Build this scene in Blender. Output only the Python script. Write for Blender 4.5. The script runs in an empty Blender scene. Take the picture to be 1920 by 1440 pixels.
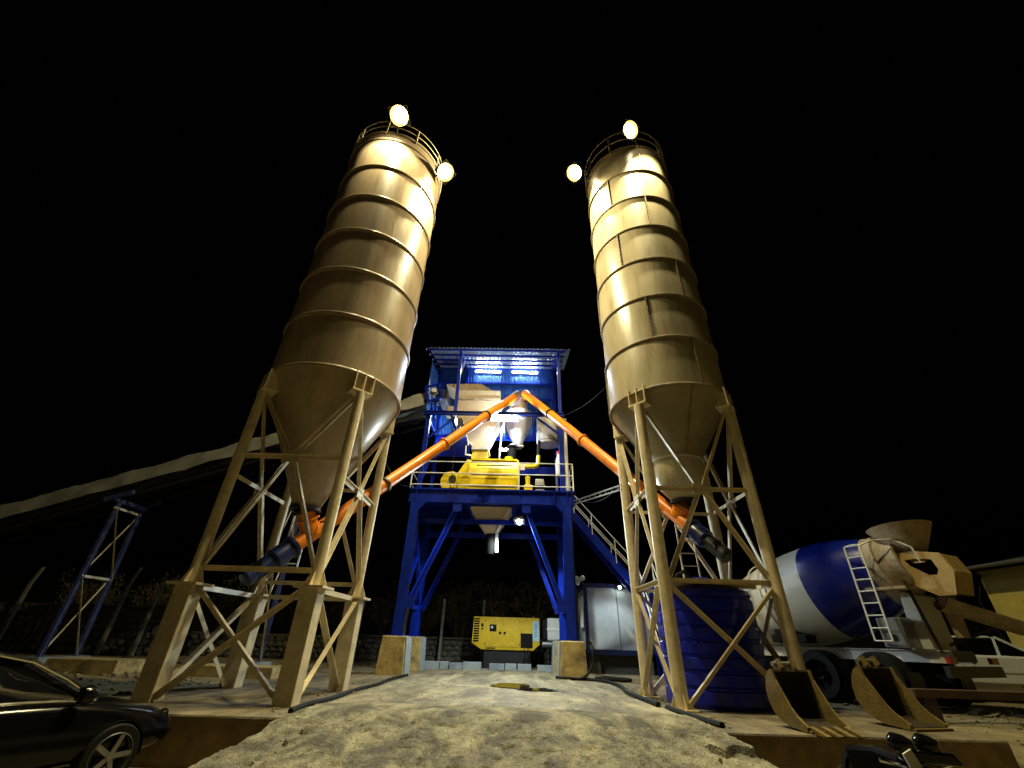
import bpy, bmesh, math, random
from mathutils import Vector, Matrix, noise
random.seed(7)
R = math.radians
sc = bpy.context.scene
col = sc.collection

# ------------------------------------------------------------------ camera
cam_d = bpy.data.cameras.new("camera")
cam = bpy.data.objects.new("camera", cam_d)
col.objects.link(cam)
cam_d.sensor_width = 36.0
cam_d.lens = 36.0 * 796.0 / 1920.0
cam_d.clip_start = 0.05
cam_d.clip_end = 2000.0
_X = (0.99960548, -0.01665084, -0.02261948)   # world x in camera (right, up, forward)
_Y = (0.01076794, -0.51661189, 0.85615198)
_Z = (0.02594114, 0.85605777, 0.51622878)
rx = Vector((_X[0], _Y[0], _Z[0])); up = Vector((_X[1], _Y[1], _Z[1])); fw = Vector((_X[2], _Y[2], _Z[2]))
m = Matrix((rx, up, -fw)).transposed().to_4x4()
m.translation = Vector((0, 0, 1.0))
cam.matrix_world = m
sc.camera = cam

# ------------------------------------------------------------------ night sky, no sun
world = bpy.data.worlds.new("World")
sc.world = world
world.use_nodes = True
wn = world.node_tree.nodes; wl = world.node_tree.links
bg = wn["Background"]
sky = wn.new("ShaderNodeTexSky")
sky.sky_type = 'NISHITA'
sky.sun_disc = False
sky.sun_elevation = R(-4.0)
sky.sun_rotation = R(200)
wl.new(sky.outputs[0], bg.inputs[0])
bg.inputs[1].default_value = 0.012
sc.view_settings.view_transform = 'Standard'
sc.view_settings.look = 'None'
sc.view_settings.gamma = 1.0
sc.view_settings.exposure = 0.25
sc.cycles.use_denoising = True
sc.cycles.max_bounces = 8
sc.cycles.sample_clamp_indirect = 6.0

# ------------------------------------------------------------------ materials
MATS = {}
def mat(name, c, rough=0.6, metal=0.0, var=0.25, scale=3.0, bump=0.0, bscale=30.0, spec=0.5, c2=None, stretch=None,
        coat=0.0, rvar=0.15, dirt=None, dirt_amt=0.5, dscale=1.2, dthr=0.5, emit=None, estr=0.0, trans=0.0, orand=0.0, streak=None, streak_amt=0.6, smap=(3,3,.12), sthr=0.52, fine=0.0):
    if name in MATS: return MATS[name]
    mm = bpy.data.materials.new(name); mm.use_nodes = True
    nt = mm.node_tree; n = nt.nodes; l = nt.links
    b = n["Principled BSDF"]
    tc = n.new("ShaderNodeTexCoord"); mp = n.new("ShaderNodeMapping")
    geo = n.new("ShaderNodeNewGeometry")
    l.new(geo.outputs["Position"], mp.inputs[0])
    if stretch: mp.inputs["Scale"].default_value = stretch
    nz = n.new("ShaderNodeTexNoise"); nz.inputs["Scale"].default_value = scale; nz.inputs["Detail"].default_value = 6
    nz.inputs["Roughness"].default_value = 0.65
    l.new(mp.outputs[0], nz.inputs["Vector"])
    rp = n.new("ShaderNodeValToRGB")
    a = [max(0, x * (1 - var)) for x in c]; d = [min(1, x * (1 + var * .7)) for x in c] if c2 is None else list(c2)
    rp.color_ramp.elements[0].position = 0.3; rp.color_ramp.elements[1].position = 0.72
    rp.color_ramp.elements[0].color = (*a, 1); rp.color_ramp.elements[1].color = (*d, 1)
    l.new(nz.outputs["Fac"], rp.inputs[0])
    out = rp.outputs[0]
    if dirt:
        nd = n.new("ShaderNodeTexNoise"); nd.inputs["Scale"].default_value = dscale; nd.inputs["Detail"].default_value = 8
        nd.inputs["Roughness"].default_value = 0.7; nd.inputs["Distortion"].default_value = 0.6
        l.new(mp.outputs[0], nd.inputs["Vector"])
        mr = n.new("ShaderNodeMapRange"); mr.inputs[1].default_value = dthr; mr.inputs[2].default_value = dthr + 0.22
        mr.inputs[4].default_value = dirt_amt
        l.new(nd.outputs["Fac"], mr.inputs[0])
        mx = n.new("ShaderNodeMix"); mx.data_type = 'RGBA'
        l.new(mr.outputs[0], mx.inputs[0]); l.new(out, mx.inputs[6]); mx.inputs[7].default_value = (*dirt, 1)
        out = mx.outputs[2]
    if streak:
        sm_ = n.new("ShaderNodeMapping"); sm_.inputs["Scale"].default_value = smap; l.new(geo.outputs["Position"], sm_.inputs[0])
        ns_ = n.new("ShaderNodeTexNoise"); ns_.inputs["Scale"].default_value = 1.0; ns_.inputs["Detail"].default_value = 7; ns_.inputs["Roughness"].default_value = 0.62
        l.new(sm_.outputs[0], ns_.inputs["Vector"])
        ms = n.new("ShaderNodeMapRange"); ms.inputs[1].default_value = sthr; ms.inputs[2].default_value = sthr + 0.16; ms.inputs[4].default_value = streak_amt
        l.new(ns_.outputs["Fac"], ms.inputs[0])
        mx2 = n.new("ShaderNodeMix"); mx2.data_type = 'RGBA'
        l.new(ms.outputs[0], mx2.inputs[0]); l.new(out, mx2.inputs[6]); mx2.inputs[7].default_value = (*streak, 1)
        out = mx2.outputs[2]
    if fine:
        nf = n.new("ShaderNodeTexNoise"); nf.inputs["Scale"].default_value = 38; nf.inputs["Detail"].default_value = 4; nf.inputs["Roughness"].default_value = 0.75
        l.new(geo.outputs["Position"], nf.inputs["Vector"])
        mf = n.new("ShaderNodeMapRange"); mf.inputs[1].default_value = .3; mf.inputs[2].default_value = .7; mf.inputs[3].default_value = 1-fine; mf.inputs[4].default_value = 1+fine*.8
        l.new(nf.outputs["Fac"], mf.inputs[0])
        vm = n.new("ShaderNodeVectorMath"); vm.operation = 'SCALE'; l.new(out, vm.inputs[0]); l.new(mf.outputs[0], vm.inputs["Scale"]); out = vm.outputs[0]
    if orand:
        oi = n.new("ShaderNodeObjectInfo"); mo_ = n.new("ShaderNodeMapRange"); mo_.inputs[3].default_value = 1-orand; mo_.inputs[4].default_value = 1+orand*.6
        l.new(oi.outputs["Random"], mo_.inputs[0])
        vm2 = n.new("ShaderNodeVectorMath"); vm2.operation = 'SCALE'; l.new(out, vm2.inputs[0]); l.new(mo_.outputs[0], vm2.inputs["Scale"]); out = vm2.outputs[0]
    l.new(out, b.inputs["Base Color"])
    mr2 = n.new("ShaderNodeMapRange"); mr2.inputs[3].default_value = max(0.02, rough - rvar); mr2.inputs[4].default_value = min(1, rough + rvar)
    l.new(nz.outputs["Fac"], mr2.inputs[0]); l.new(mr2.outputs[0], b.inputs["Roughness"])
    b.inputs["Metallic"].default_value = metal
    b.inputs["Specular IOR Level"].default_value = spec
    if coat: b.inputs["Coat Weight"].default_value = coat; b.inputs["Coat Roughness"].default_value = 0.12
    if trans: b.inputs["Transmission Weight"].default_value = trans
    if emit:
        b.inputs["Emission Color"].default_value = (*emit, 1); b.inputs["Emission Strength"].default_value = estr
    if bump:
        nb = n.new("ShaderNodeTexNoise"); nb.inputs["Scale"].default_value = bscale; nb.inputs["Detail"].default_value = 5
        l.new(mp.outputs[0], nb.inputs["Vector"])
        bp = n.new("ShaderNodeBump"); bp.inputs["Strength"].default_value = bump; bp.inputs["Distance"].default_value = 0.03
        l.new(nb.outputs["Fac"], bp.inputs["Height"]); l.new(bp.outputs[0], b.inputs["Normal"])
    MATS[name] = mm
    return mm

CREAM = mat("brown_cream_paint", (0.39, 0.305, 0.205), 0.31, var=0.22, scale=1.1, stretch=(1.6, 1.6, .3), bump=0.45, bscale=1.7, dirt=(0.20, 0.13, 0.07), dirt_amt=0.5, dscale=1.3, dthr=0.52,
            orand=.12, streak=(0.16, 0.10, 0.05), streak_amt=.5, smap=(4, 4, .45), sthr=.54, rvar=.12)
CREAM2 = mat("olive_cream_paint", (0.47, 0.41, 0.27), 0.32, var=0.2, scale=1.0, stretch=(1.6, 1.6, .3), bump=0.45, bscale=1.5, dirt=(0.24, 0.17, 0.08), dirt_amt=0.45, dscale=1.3, dthr=0.53,
            orand=.28, streak=(0.18, 0.12, 0.06), streak_amt=.45, smap=(4, 4, .5), sthr=.55, rvar=.12)
CREAMLEG = mat("cream_leg_paint", (0.66, 0.56, 0.35), 0.45, var=0.2, scale=5, dirt=(0.22, 0.15, 0.08), dirt_amt=0.6, dscale=3.5, dthr=0.52, bump=0.1, bscale=40)
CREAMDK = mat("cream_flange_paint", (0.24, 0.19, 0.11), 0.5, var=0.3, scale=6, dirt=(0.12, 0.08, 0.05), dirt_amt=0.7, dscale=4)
BLUE = mat("blue_paint", (0.002, 0.018, 0.30), 0.36, var=0.35, scale=4, dirt=(0.012, 0.012, 0.05), dirt_amt=0.5, dscale=3, dthr=0.54, spec=0.3)
BLUESHEET = mat("blue_sheet", (0.02, 0.085, 0.29), 0.4, var=0.2, scale=3, metal=0.1)
GALV = mat("galvanised_sheet", (0.35, 0.38, 0.42), 0.4, metal=0.6, var=0.2, scale=8)
ORANGE = mat("orange_paint", (0.85, 0.24, 0.004), 0.35, var=0.2, scale=4, coat=0.2, dirt=(0.25, 0.09, 0.02), dirt_amt=0.5, dscale=5, dthr=0.57)
YELLOW = mat("yellow_paint", (0.84, 0.64, 0.002), 0.4, var=0.15, scale=4, dirt=(0.25, 0.16, 0.02), dirt_amt=0.55, dscale=4, dthr=0.56)
YELLOWGEN = mat("generator_yellow", (0.78, 0.50, 0.01), 0.45, var=0.15, scale=4, dirt=(0.3, 0.18, 0.02), dirt_amt=0.3, dscale=5)
BEIGE = mat("beige_hopper_paint", (0.62, 0.50, 0.33), 0.5, var=0.15, scale=3, dirt=(0.3, 0.2, 0.1), dirt_amt=0.5, dscale=3)
WHITE = mat("white_paint", (0.75, 0.74, 0.70), 0.45, var=0.1, scale=6)
OFFWHITE = mat("off_white_steel", (0.62, 0.62, 0.60), 0.4, var=0.15, scale=5, dirt=(0.3, 0.27, 0.2), dirt_amt=0.4, dscale=3)
BLACK = mat("black_rubber", (0.008, 0.008, 0.008), 0.7, var=0.3, spec=0.18)
DARK = mat("dark_steel", (0.03, 0.03, 0.032), 0.5, metal=0.3, var=0.4, scale=8)
GREYST = mat("grey_steel", (0.28, 0.28, 0.28), 0.4, metal=0.7, var=0.2, scale=8)
RED = mat("red_plastic", (0.6, 0.02, 0.03), 0.4)
TARP = mat("tarpaulin", (0.34, 0.335, 0.30), 0.5, var=0.15, scale=2, dirt=(0.3, 0.27, 0.2), dirt_amt=0.5, dscale=1.2)
TANKBLUE = mat("tank_blue_plastic", (0.005, 0.014, 0.44), 0.30, var=0.15, scale=4, dirt=(0.03, 0.03, 0.07), dirt_amt=0.4, dscale=3)
MOTBLUE = mat("motor_blue", (0.006, 0.02, 0.12), 0.35, var=0.2, coat=0.3)
CONC = mat("driveway_concrete", (0.30, 0.275, 0.185), 0.72, var=0.5, scale=3.0, stretch=(1.4,.6,1), bump=0.5, bscale=16, dirt=(0.06, 0.05, 0.036), dirt_amt=0.88, dscale=.62, dthr=0.39,
           streak=(0.46, 0.41, 0.28), streak_amt=.6, smap=(2.3,.22,1), sthr=.53, fine=.35)
SLABC = mat("shaded_slab_concrete", (0.17, 0.14, 0.085), 0.8, var=0.5, scale=2.2, stretch=(1.3,.7,1), bump=0.5, bscale=14, dirt=(0.05, 0.042, 0.03), dirt_amt=0.8, dscale=.9, dthr=0.46, fine=.35)  # shadow around the silo base is put into this darker slab colour
CONCEDGE = mat("slab_side_concrete", (0.24, 0.17, 0.09), 0.9, var=0.35, scale=5, bump=0.4, bscale=25)
RAMP = mat("ramp_concrete", (0.30, 0.28, 0.18), 0.85, var=0.55, scale=4.0, stretch=(1.4,.8,1), bump=1.0, bscale=40, dirt=(0.045, 0.038, 0.026), dirt_amt=0.9, dscale=1.3, dthr=0.37,
           streak=(0.46, 0.41, 0.28), streak_amt=.5, smap=(2.3,.4,1), sthr=.54, fine=.5)
PIER = mat("pier_concrete", (0.42, 0.32, 0.13), 0.85, var=0.35, scale=4, bump=0.5, bscale=18, dirt=(0.07, 0.05, 0.025), dirt_amt=0.85, dscale=2.2, dthr=.46, fine=.3)
BLOCK = mat("block_concrete", (0.27, 0.31, 0.35), 0.85, var=0.2, scale=6, bump=0.4, bscale=30)
EARTH = mat("yard_earth", (0.19, 0.155, 0.075), 0.95, var=0.45, scale=2.2, bump=0.9, bscale=10, dirt=(0.26, 0.22, 0.11), dirt_amt=0.6, dscale=0.5, dthr=0.52)
STONE = mat("wall_stone", (0.09, 0.08, 0.055), 0.9, var=0.5, scale=3, bump=0.7, bscale=14)
MORTAR = mat("wall_mortar", (0.07, 0.065, 0.05), 0.95, var=0.3, scale=6, bump=0.5)
HILL = mat("hill_soil", (0.03, 0.03, 0.016), 0.98, var=0.5, scale=0.7, bump=0.8, bscale=3)
LEAF = mat("dry_leaves", (0.12, 0.095, 0.04), 0.8, var=0.5, scale=4)
TWIG = mat("twigs", (0.22, 0.16, 0.09), 0.9, var=0.4, scale=6)
POSTC = mat("fence_post_concrete", (0.22, 0.21, 0.17), 0.9, var=0.3, scale=8, bump=0.3)
CARBLK = mat("car_black", (0.003, 0.003, 0.004), 0.16, var=0.1, spec=.28, rvar=0.05)
CARGLASS = mat("car_glass", (0.004, 0.004, 0.005), 0.05, var=0.1, spec=.3, rvar=0.02)
CHROME = mat("chrome", (0.6, 0.6, 0.6), 0.15, metal=1.0, var=0.1)
ALLOY = mat("alloy_rim", (0.42, 0.42, 0.42), 0.3, metal=0.8, var=0.1)
DRUMW = mat("drum_white", (0.66, 0.64, 0.56), 0.35, var=0.12, scale=2, dirt=(0.35, 0.3, 0.2), dirt_amt=0.5, dscale=2)
DRUMB = mat("drum_blue", (0.004, 0.013, 0.18), 0.28, var=0.15, scale=2, coat=0.3)
HOPTAN = mat("cement_crusted_steel", (0.45, 0.35, 0.22), 0.7, var=0.35, scale=5, bump=0.5, bscale=20, dirt=(0.2, 0.15, 0.08), dirt_amt=0.6, dscale=3)
CHUTEO = mat("chute_paint", (0.50, 0.34, 0.12), 0.6, var=0.25, scale=4, dirt=(0.3, 0.2, 0.1), dirt_amt=0.5, dscale=3)
BUCKET = mat("bucket_paint", (0.15, 0.105, 0.022), 0.7, var=0.35, scale=6, bump=0.3, dirt=(0.10, 0.06, 0.02), dirt_amt=0.7, dscale=5, dthr=0.48)
HOUSE = mat("yellow_render", (0.55, 0.45, 0.10), 0.9, var=0.15, scale=3, bump=0.3, dirt=(0.3, 0.25, 0.07), dirt_amt=0.4)
ROOFD = mat("dark_roof_tile", (0.018, 0.014, 0.012), 0.8, var=0.3)
TIMBER = mat("timber", (0.09, 0.05, 0.025), 0.8, var=0.3, scale=3)
VANW = mat("vehicle_white", (0.65, 0.68, 0.68), 0.3, var=0.1, coat=0.4)
VANB = mat("vehicle_blue", (0.02, 0.04, 0.42), 0.35, var=0.1, coat=0.3)
LITE_W = mat("lamp_warm", (1, 0.8, 0.5), 0.5, emit=(1.0, 0.84, 0.50), estr=45.0)
LITE_R = mat("lamp_reflector_glow", (1, 0.7, 0.3), 0.3, metal=.8, emit=(1.0, 0.55, 0.13), estr=0.95)  # emission paints the lamp's warm glow onto the ring around the lens
LITE_C = mat("tube_cool", (0.9, 0.95, 1), 0.5, emit=(0.62, 0.80, 1.0), estr=240.0)
LITE_D = mat("tube_cool_strong", (0.9, 0.95, 1), 0.5, emit=(0.72, 0.86, 1.0), estr=600.0)
LITE_F = mat("flood_cool", (0.9, 0.95, 1), 0.5, emit=(0.85, 1.0, 0.95), estr=60.0)
WATER = mat("puddle_water", (0.010, 0.010, 0.008), 0.06, var=0.1, rvar=0.03)
BADGE = mat("badge_lightblue", (0.40, 0.62, 0.80), 0.5, var=0.05)
LETTER = mat("letter_blue", (0.01, 0.10, 0.35), 0.5, var=0.05)
PANELG = mat("office_panel", (0.52, 0.54, 0.56), 0.5, var=0.12, scale=3)
NAVY = mat("office_frame", (0.01, 0.015, 0.08), 0.45, var=0.2)
TRESTLE = mat("faded_blue_paint", (0.05, 0.07, 0.22), 0.5, var=0.4, scale=6, dirt=(0.2, 0.2, 0.22), dirt_amt=.6, dscale=6)
DRUMT = mat("splashed_drum", (0.40, 0.33, 0.24), 0.7, var=0.4, scale=4, bump=.6, bscale=22, dirt=(0.16,0.13,0.09), dirt_amt=.7, dscale=4)
HEADR = mat("red_brown_paint", (0.22, 0.06, 0.025), 0.5, var=.3)
SHADEDK = mat("interior_shade", (0.035, 0.025, 0.015), 0.85, var=0.4, scale=6, spec=.2)  # near-black colour that paints the shade inside hollow steel parts
REDLT = mat("tail_red", (0.35, 0.02, 0.01), 0.3)

# ------------------------------------------------------------------ mesh helpers
def V(*a): return Vector(a if len(a) > 1 else a[0])

class MB:
    """collects shapes; build() links them as ONE mesh object"""
    def __init__(s): s.v = []; s.f = []; s.sm = []
    def add(s, vs, fs, smooth=False):
        o = len(s.v); s.v += [Vector(p) for p in vs]
        for f in fs: s.f.append([i + o for i in f]); s.sm.append(smooth)
        return s
    def box(s, lo, hi):
        x0, y0, z0 = lo; x1, y1, z1 = hi
        return s.add([(x0,y0,z0),(x1,y0,z0),(x1,y1,z0),(x0,y1,z0),(x0,y0,z1),(x1,y0,z1),(x1,y1,z1),(x0,y1,z1)],
                     [(3,2,1,0),(4,5,6,7),(0,1,5,4),(1,2,6,5),(2,3,7,6),(3,0,4,7)])
    def extr(s, prof, p, q, up=(0,0,1), smooth=False, cap=True):
        p = Vector(p); q = Vector(q); d = (q - p).normalized(); u = Vector(up)
        if abs(d.dot(u)) > 0.97: u = Vector((0, 1, 0)) if abs(d.y) < 0.9 else Vector((1, 0, 0))
        a = d.cross(u).normalized(); b = a.cross(d).normalized()
        n = len(prof)
        vs = [p + a*x + b*y for x, y in prof] + [q + a*x + b*y for x, y in prof]
        fs = [(i, (i+1) % n, n + (i+1) % n, n + i) for i in range(n)]
        s.add(vs, fs, smooth)
        if cap: s.add(vs, [tuple(range(n))[::-1], tuple(range(n, 2*n))])
        return s
    def bar(s, p, q, w, h=None, up=(0,0,1)):
        h = h or w
        return s.extr([(-w/2,-h/2),(w/2,-h/2),(w/2,h/2),(-w/2,h/2)], p, q, up)
    def ell(s, p, q, w, t=0.012, up=(0,0,1)):
        h = w/2
        return s.extr([(-h,-h),(h,-h),(h,-h+t),(-h+t,-h+t),(-h+t,h),(-h,h)], p, q, up)
    def hbeam(s, p, q, w, h, t=0.02, up=(0,0,1)):
        a, b = w/2, h/2; k = t/2
        return s.extr([(-a,-b),(a,-b),(a,-b+t),(k,-b+t),(k,b-t),(a,b-t),(a,b),(-a,b),(-a,b-t),(-k,b-t),(-k,-b+t),(-a,-b+t)], p, q, up)
    def tube(s, p, q, r, n=14, r2=None, cap=True):
        p = Vector(p); q = Vector(q); r2 = r if r2 is None else r2
        d = (q-p).normalized(); u = Vector((0,0,1)) if abs(d.z) < 0.95 else Vector((1,0,0))
        a = d.cross(u).normalized(); b = a.cross(d)
        vs = [p + (a*math.cos(t)+b*math.sin(t))*r for t in [2*math.pi*i/n for i in range(n)]] + \
             [q + (a*math.cos(t)+b*math.sin(t))*r2 for t in [2*math.pi*i/n for i in range(n)]]
        s.add(vs, [(i,(i+1)%n,n+(i+1)%n,n+i) for i in range(n)], True)
        if cap: s.add(vs, [tuple(range(n))[::-1], tuple(range(n,2*n))])
        return s
    def path(s, pts, r, n=8):
        pts = [Vector(p) for p in pts]; rings = []
        prev = None
        for i, p in enumerate(pts):
            d = (pts[min(i+1,len(pts)-1)] - pts[max(i-1,0)]).normalized()
            u = Vector((0,0,1)) if abs(d.z) < 0.9 else Vector((1,0,0))
            if prev is not None:
                a = (prev - d*prev.dot(d)).normalized()
            else: a = d.cross(u).normalized()
            prev = a; b = a.cross(d)
            rings.append([p + (a*math.cos(2*math.pi*k/n)+b*math.sin(2*math.pi*k/n))*r for k in range(n)])
        vs = [v for rg in rings for v in rg]
        fs = [(i*n+k, i*n+(k+1)%n, (i+1)*n+(k+1)%n, (i+1)*n+k) for i in range(len(pts)-1) for k in range(n)]
        s.add(vs, fs, True); s.add(rings[0], [tuple(range(n))]); s.add(rings[-1], [tuple(range(n))[::-1]])
        return s
    def lathe(s, prof, c=(0,0,0), n=48, axis=None, smooth=True, a0=0.0, a1=None):
        """prof: (r, t) along axis"""
        c = Vector(c); d = Vector(axis).normalized() if axis else Vector((0,0,1))
        u = Vector((1,0,0)) if abs(d.x) < 0.9 else Vector((0,1,0))
        a = (u - d*u.dot(d)).normalized(); b = d.cross(a)
        full = a1 is None; a1 = 2*math.pi if full else a1
        m_ = n if full else n+1
        vs = []
        for r, t in prof:
            for k in range(m_):
                th = a0 + (a1-a0)*k/n
                vs.append(c + d*t + (a*math.cos(th)+b*math.sin(th))*r)
        fs = []
        for i in range(len(prof)-1):
            for k in range(n):
                k2 = (k+1) % m_ if full else k+1
                fs.append((i*m_+k, i*m_+k2, (i+1)*m_+k2, (i+1)*m_+k))
        return s.add(vs, fs, smooth)
    def prism(s, pts, d):
        """polygon pts (3d) pushed by vector d"""
        pts = [Vector(p) for p in pts]; d = Vector(d); n = len(pts)
        vs = pts + [p + d for p in pts]
        return s.add(vs, [tuple(range(n))[::-1], tuple(range(n,2*n))] + [(i,(i+1)%n,n+(i+1)%n,n+i) for i in range(n)])
    def frustum(s, lo, hi, z0, z1):
        (a,b,c_,d_) = lo; (e,f,g,h) = hi   # x0,y0,x1,y1
        return s.add([(a,b,z0),(c_,b,z0),(c_,d_,z0),(a,d_,z0),(e,f,z1),(g,f,z1),(g,h,z1),(e,h,z1)],
                     [(3,2,1,0),(4,5,6,7),(0,1,5,4),(1,2,6,5),(2,3,7,6),(3,0,4,7)])
    def build(s, name, material, parent=None, bevel=0.0, fix=True):
        me = bpy.data.meshes.new(name)
        off = Vector(parent["_o"]) if parent is not None and "_o" in parent else Vector((0,0,0))
        me.from_pydata([tuple(p - off) for p in s.v], [], s.f)
        me.polygons.foreach_set("use_smooth", s.sm)
        if fix:
            bm = bmesh.new(); bm.from_mesh(me); bmesh.ops.remove_doubles(bm, verts=bm.verts, dist=1e-5)
            bmesh.ops.recalc_face_normals(bm, faces=bm.faces); bm.to_mesh(me); bm.free()
        me.materials.append(material)
        o = bpy.data.objects.new(name, me); col.objects.link(o)
        if any(s.sm):
            try: me.set_sharp_from_angle(angle=R(40))
            except Exception: pass
        if parent is not None:
            o.parent = parent; o["_o"] = tuple(off)
        if bevel:
            md = o.modifiers.new("bevel", 'BEVEL'); md.width = bevel; md.segments = 2; md.limit_method = 'ANGLE'
        return o

def tag(o, label, cat, group=None):
    o["label"] = label; o["category"] = cat
    if group: o["group"] = group
    return o
def thing(name, label, cat, loc=(0,0,0), group=None):
    o = bpy.data.objects.new(name, None); col.objects.link(o)
    o.location = loc; o["_o"] = tuple(loc); o.empty_display_size = 0.2
    return tag(o, label, cat, group)
def local(name, label, cat, group=None):
    """a thing whose parts are built in local coordinates, placed afterwards"""
    o = bpy.data.objects.new(name, None); col.objects.link(o)
    return tag(o, label, cat, group)
def struct(o): o["kind"] = "structure"; return o
def copy_tree(o, parent=None):
    c = o.copy(); col.objects.link(c)
    if parent is not None: c.parent = parent
    for ch in list(o.children): copy_tree(ch, c)
    return c

# ================================================================== SETTING
def smooth(a, b, x):
    t = max(0.0, min(1.0, (x-a)/(b-a))); return t*t*(3-2*t)
SLAB_Y = 7.35
def ground_h(x, y):
    step = smooth(5.4, 9.2, y)
    if -7.0 < x < 6.7:
        e = min(x+7.0, 6.7-x)
        step = step*(1-smooth(0, .25, e)) + smooth(7.9, 8.4, y)*smooth(0, .25, e)
    h = -0.56 + 0.49*step
    n1 = noise.noise(Vector((x*.5, y*.5, 0)))*0.05 + noise.noise(Vector((x*1.9, y*1.9, 3)))*0.03
    if x < -6.6 and y > 8: h += 0.10*noise.noise(Vector((x*.35, y*.35, 9))) + 0.05
    return h + n1*(1 if (y > 8 or y < 7) else .4)
def build_ground():
    xs = [-400,-200,-100,-60,-40,-30] + [-24+0.33*i for i in range(151)] + [32,40,60,100,200,400]
    ys = [-400,-100,-30,-10,-3,0,2] + [3+0.25*i for i in range(93)] + [27,29,32,36,45,60,100,200,400]
    mb = MB(); W = len(xs)
    vs = [(x, y, ground_h(x, y)) for y in ys for x in xs]
    fs = [(j*W+i, j*W+i+1, (j+1)*W+i+1, (j+1)*W+i) for j in range(len(ys)-1) for i in range(W-1)]
    mb.add(vs, fs, True)
    return struct(mb.build("ground", EARTH, fix=False))
build_ground()

def build_slab():
    # foundation slab with its vertical front edge; the driveway lies in its middle
    mb = MB()
    def edge(x): return SLAB_Y + 0.03*noise.noise(Vector((x*2, 0, 0))) + (0.02*x if x > 0 else 0)
    xs = [-6.7 + 13.35*i/90 for i in range(91)]
    ys = [0, .01, .03, .08] + [.15 + 0.65*i for i in range(19)]
    top = []; W = len(xs)
    for k, dy in enumerate(ys):
        for x in xs:
            z = 0.0 + 0.006*noise.noise(Vector((x*.8, dy*.8, 2)))
            if k == 0: z -= 0.02 + 0.012*abs(noise.noise(Vector((x*6, 0, 5))))
            top.append((x, edge(x)+dy, z))
    mb.add(top, [(j*W+i, j*W+i+1, (j+1)*W+i+1, (j+1)*W+i) for j in range(len(ys)-1) for i in range(W-1)], True)
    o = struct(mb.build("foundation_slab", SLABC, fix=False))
    side = MB()
    fr = [(x, edge(x), -0.02-0.012*abs(noise.noise(Vector((x*6,0,5))))) for x in xs]
    vs = fr + [(x, edge(x)+0.03*noise.noise(Vector((x*3,0,8))), -0.32) for x in xs] + [(x, edge(x)-0.02, -0.8) for x in xs]
    side.add(vs, [(j*W+i, j*W+i+1, (j+1)*W+i+1, (j+1)*W+i) for j in range(2) for i in range(W-1)], True)
    ym = edge(xs[-1])+ys[-1]
    for x in (xs[0], xs[-1]):
        y0 = edge(x)
        side.add([(x,y0,-.01),(x,ym,-.01),(x,ym,-.8),(x,y0,-.8)], [(0,1,2,3)])
    side.build("slab_edge", CONCEDGE, o, fix=False)
build_slab()

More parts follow.
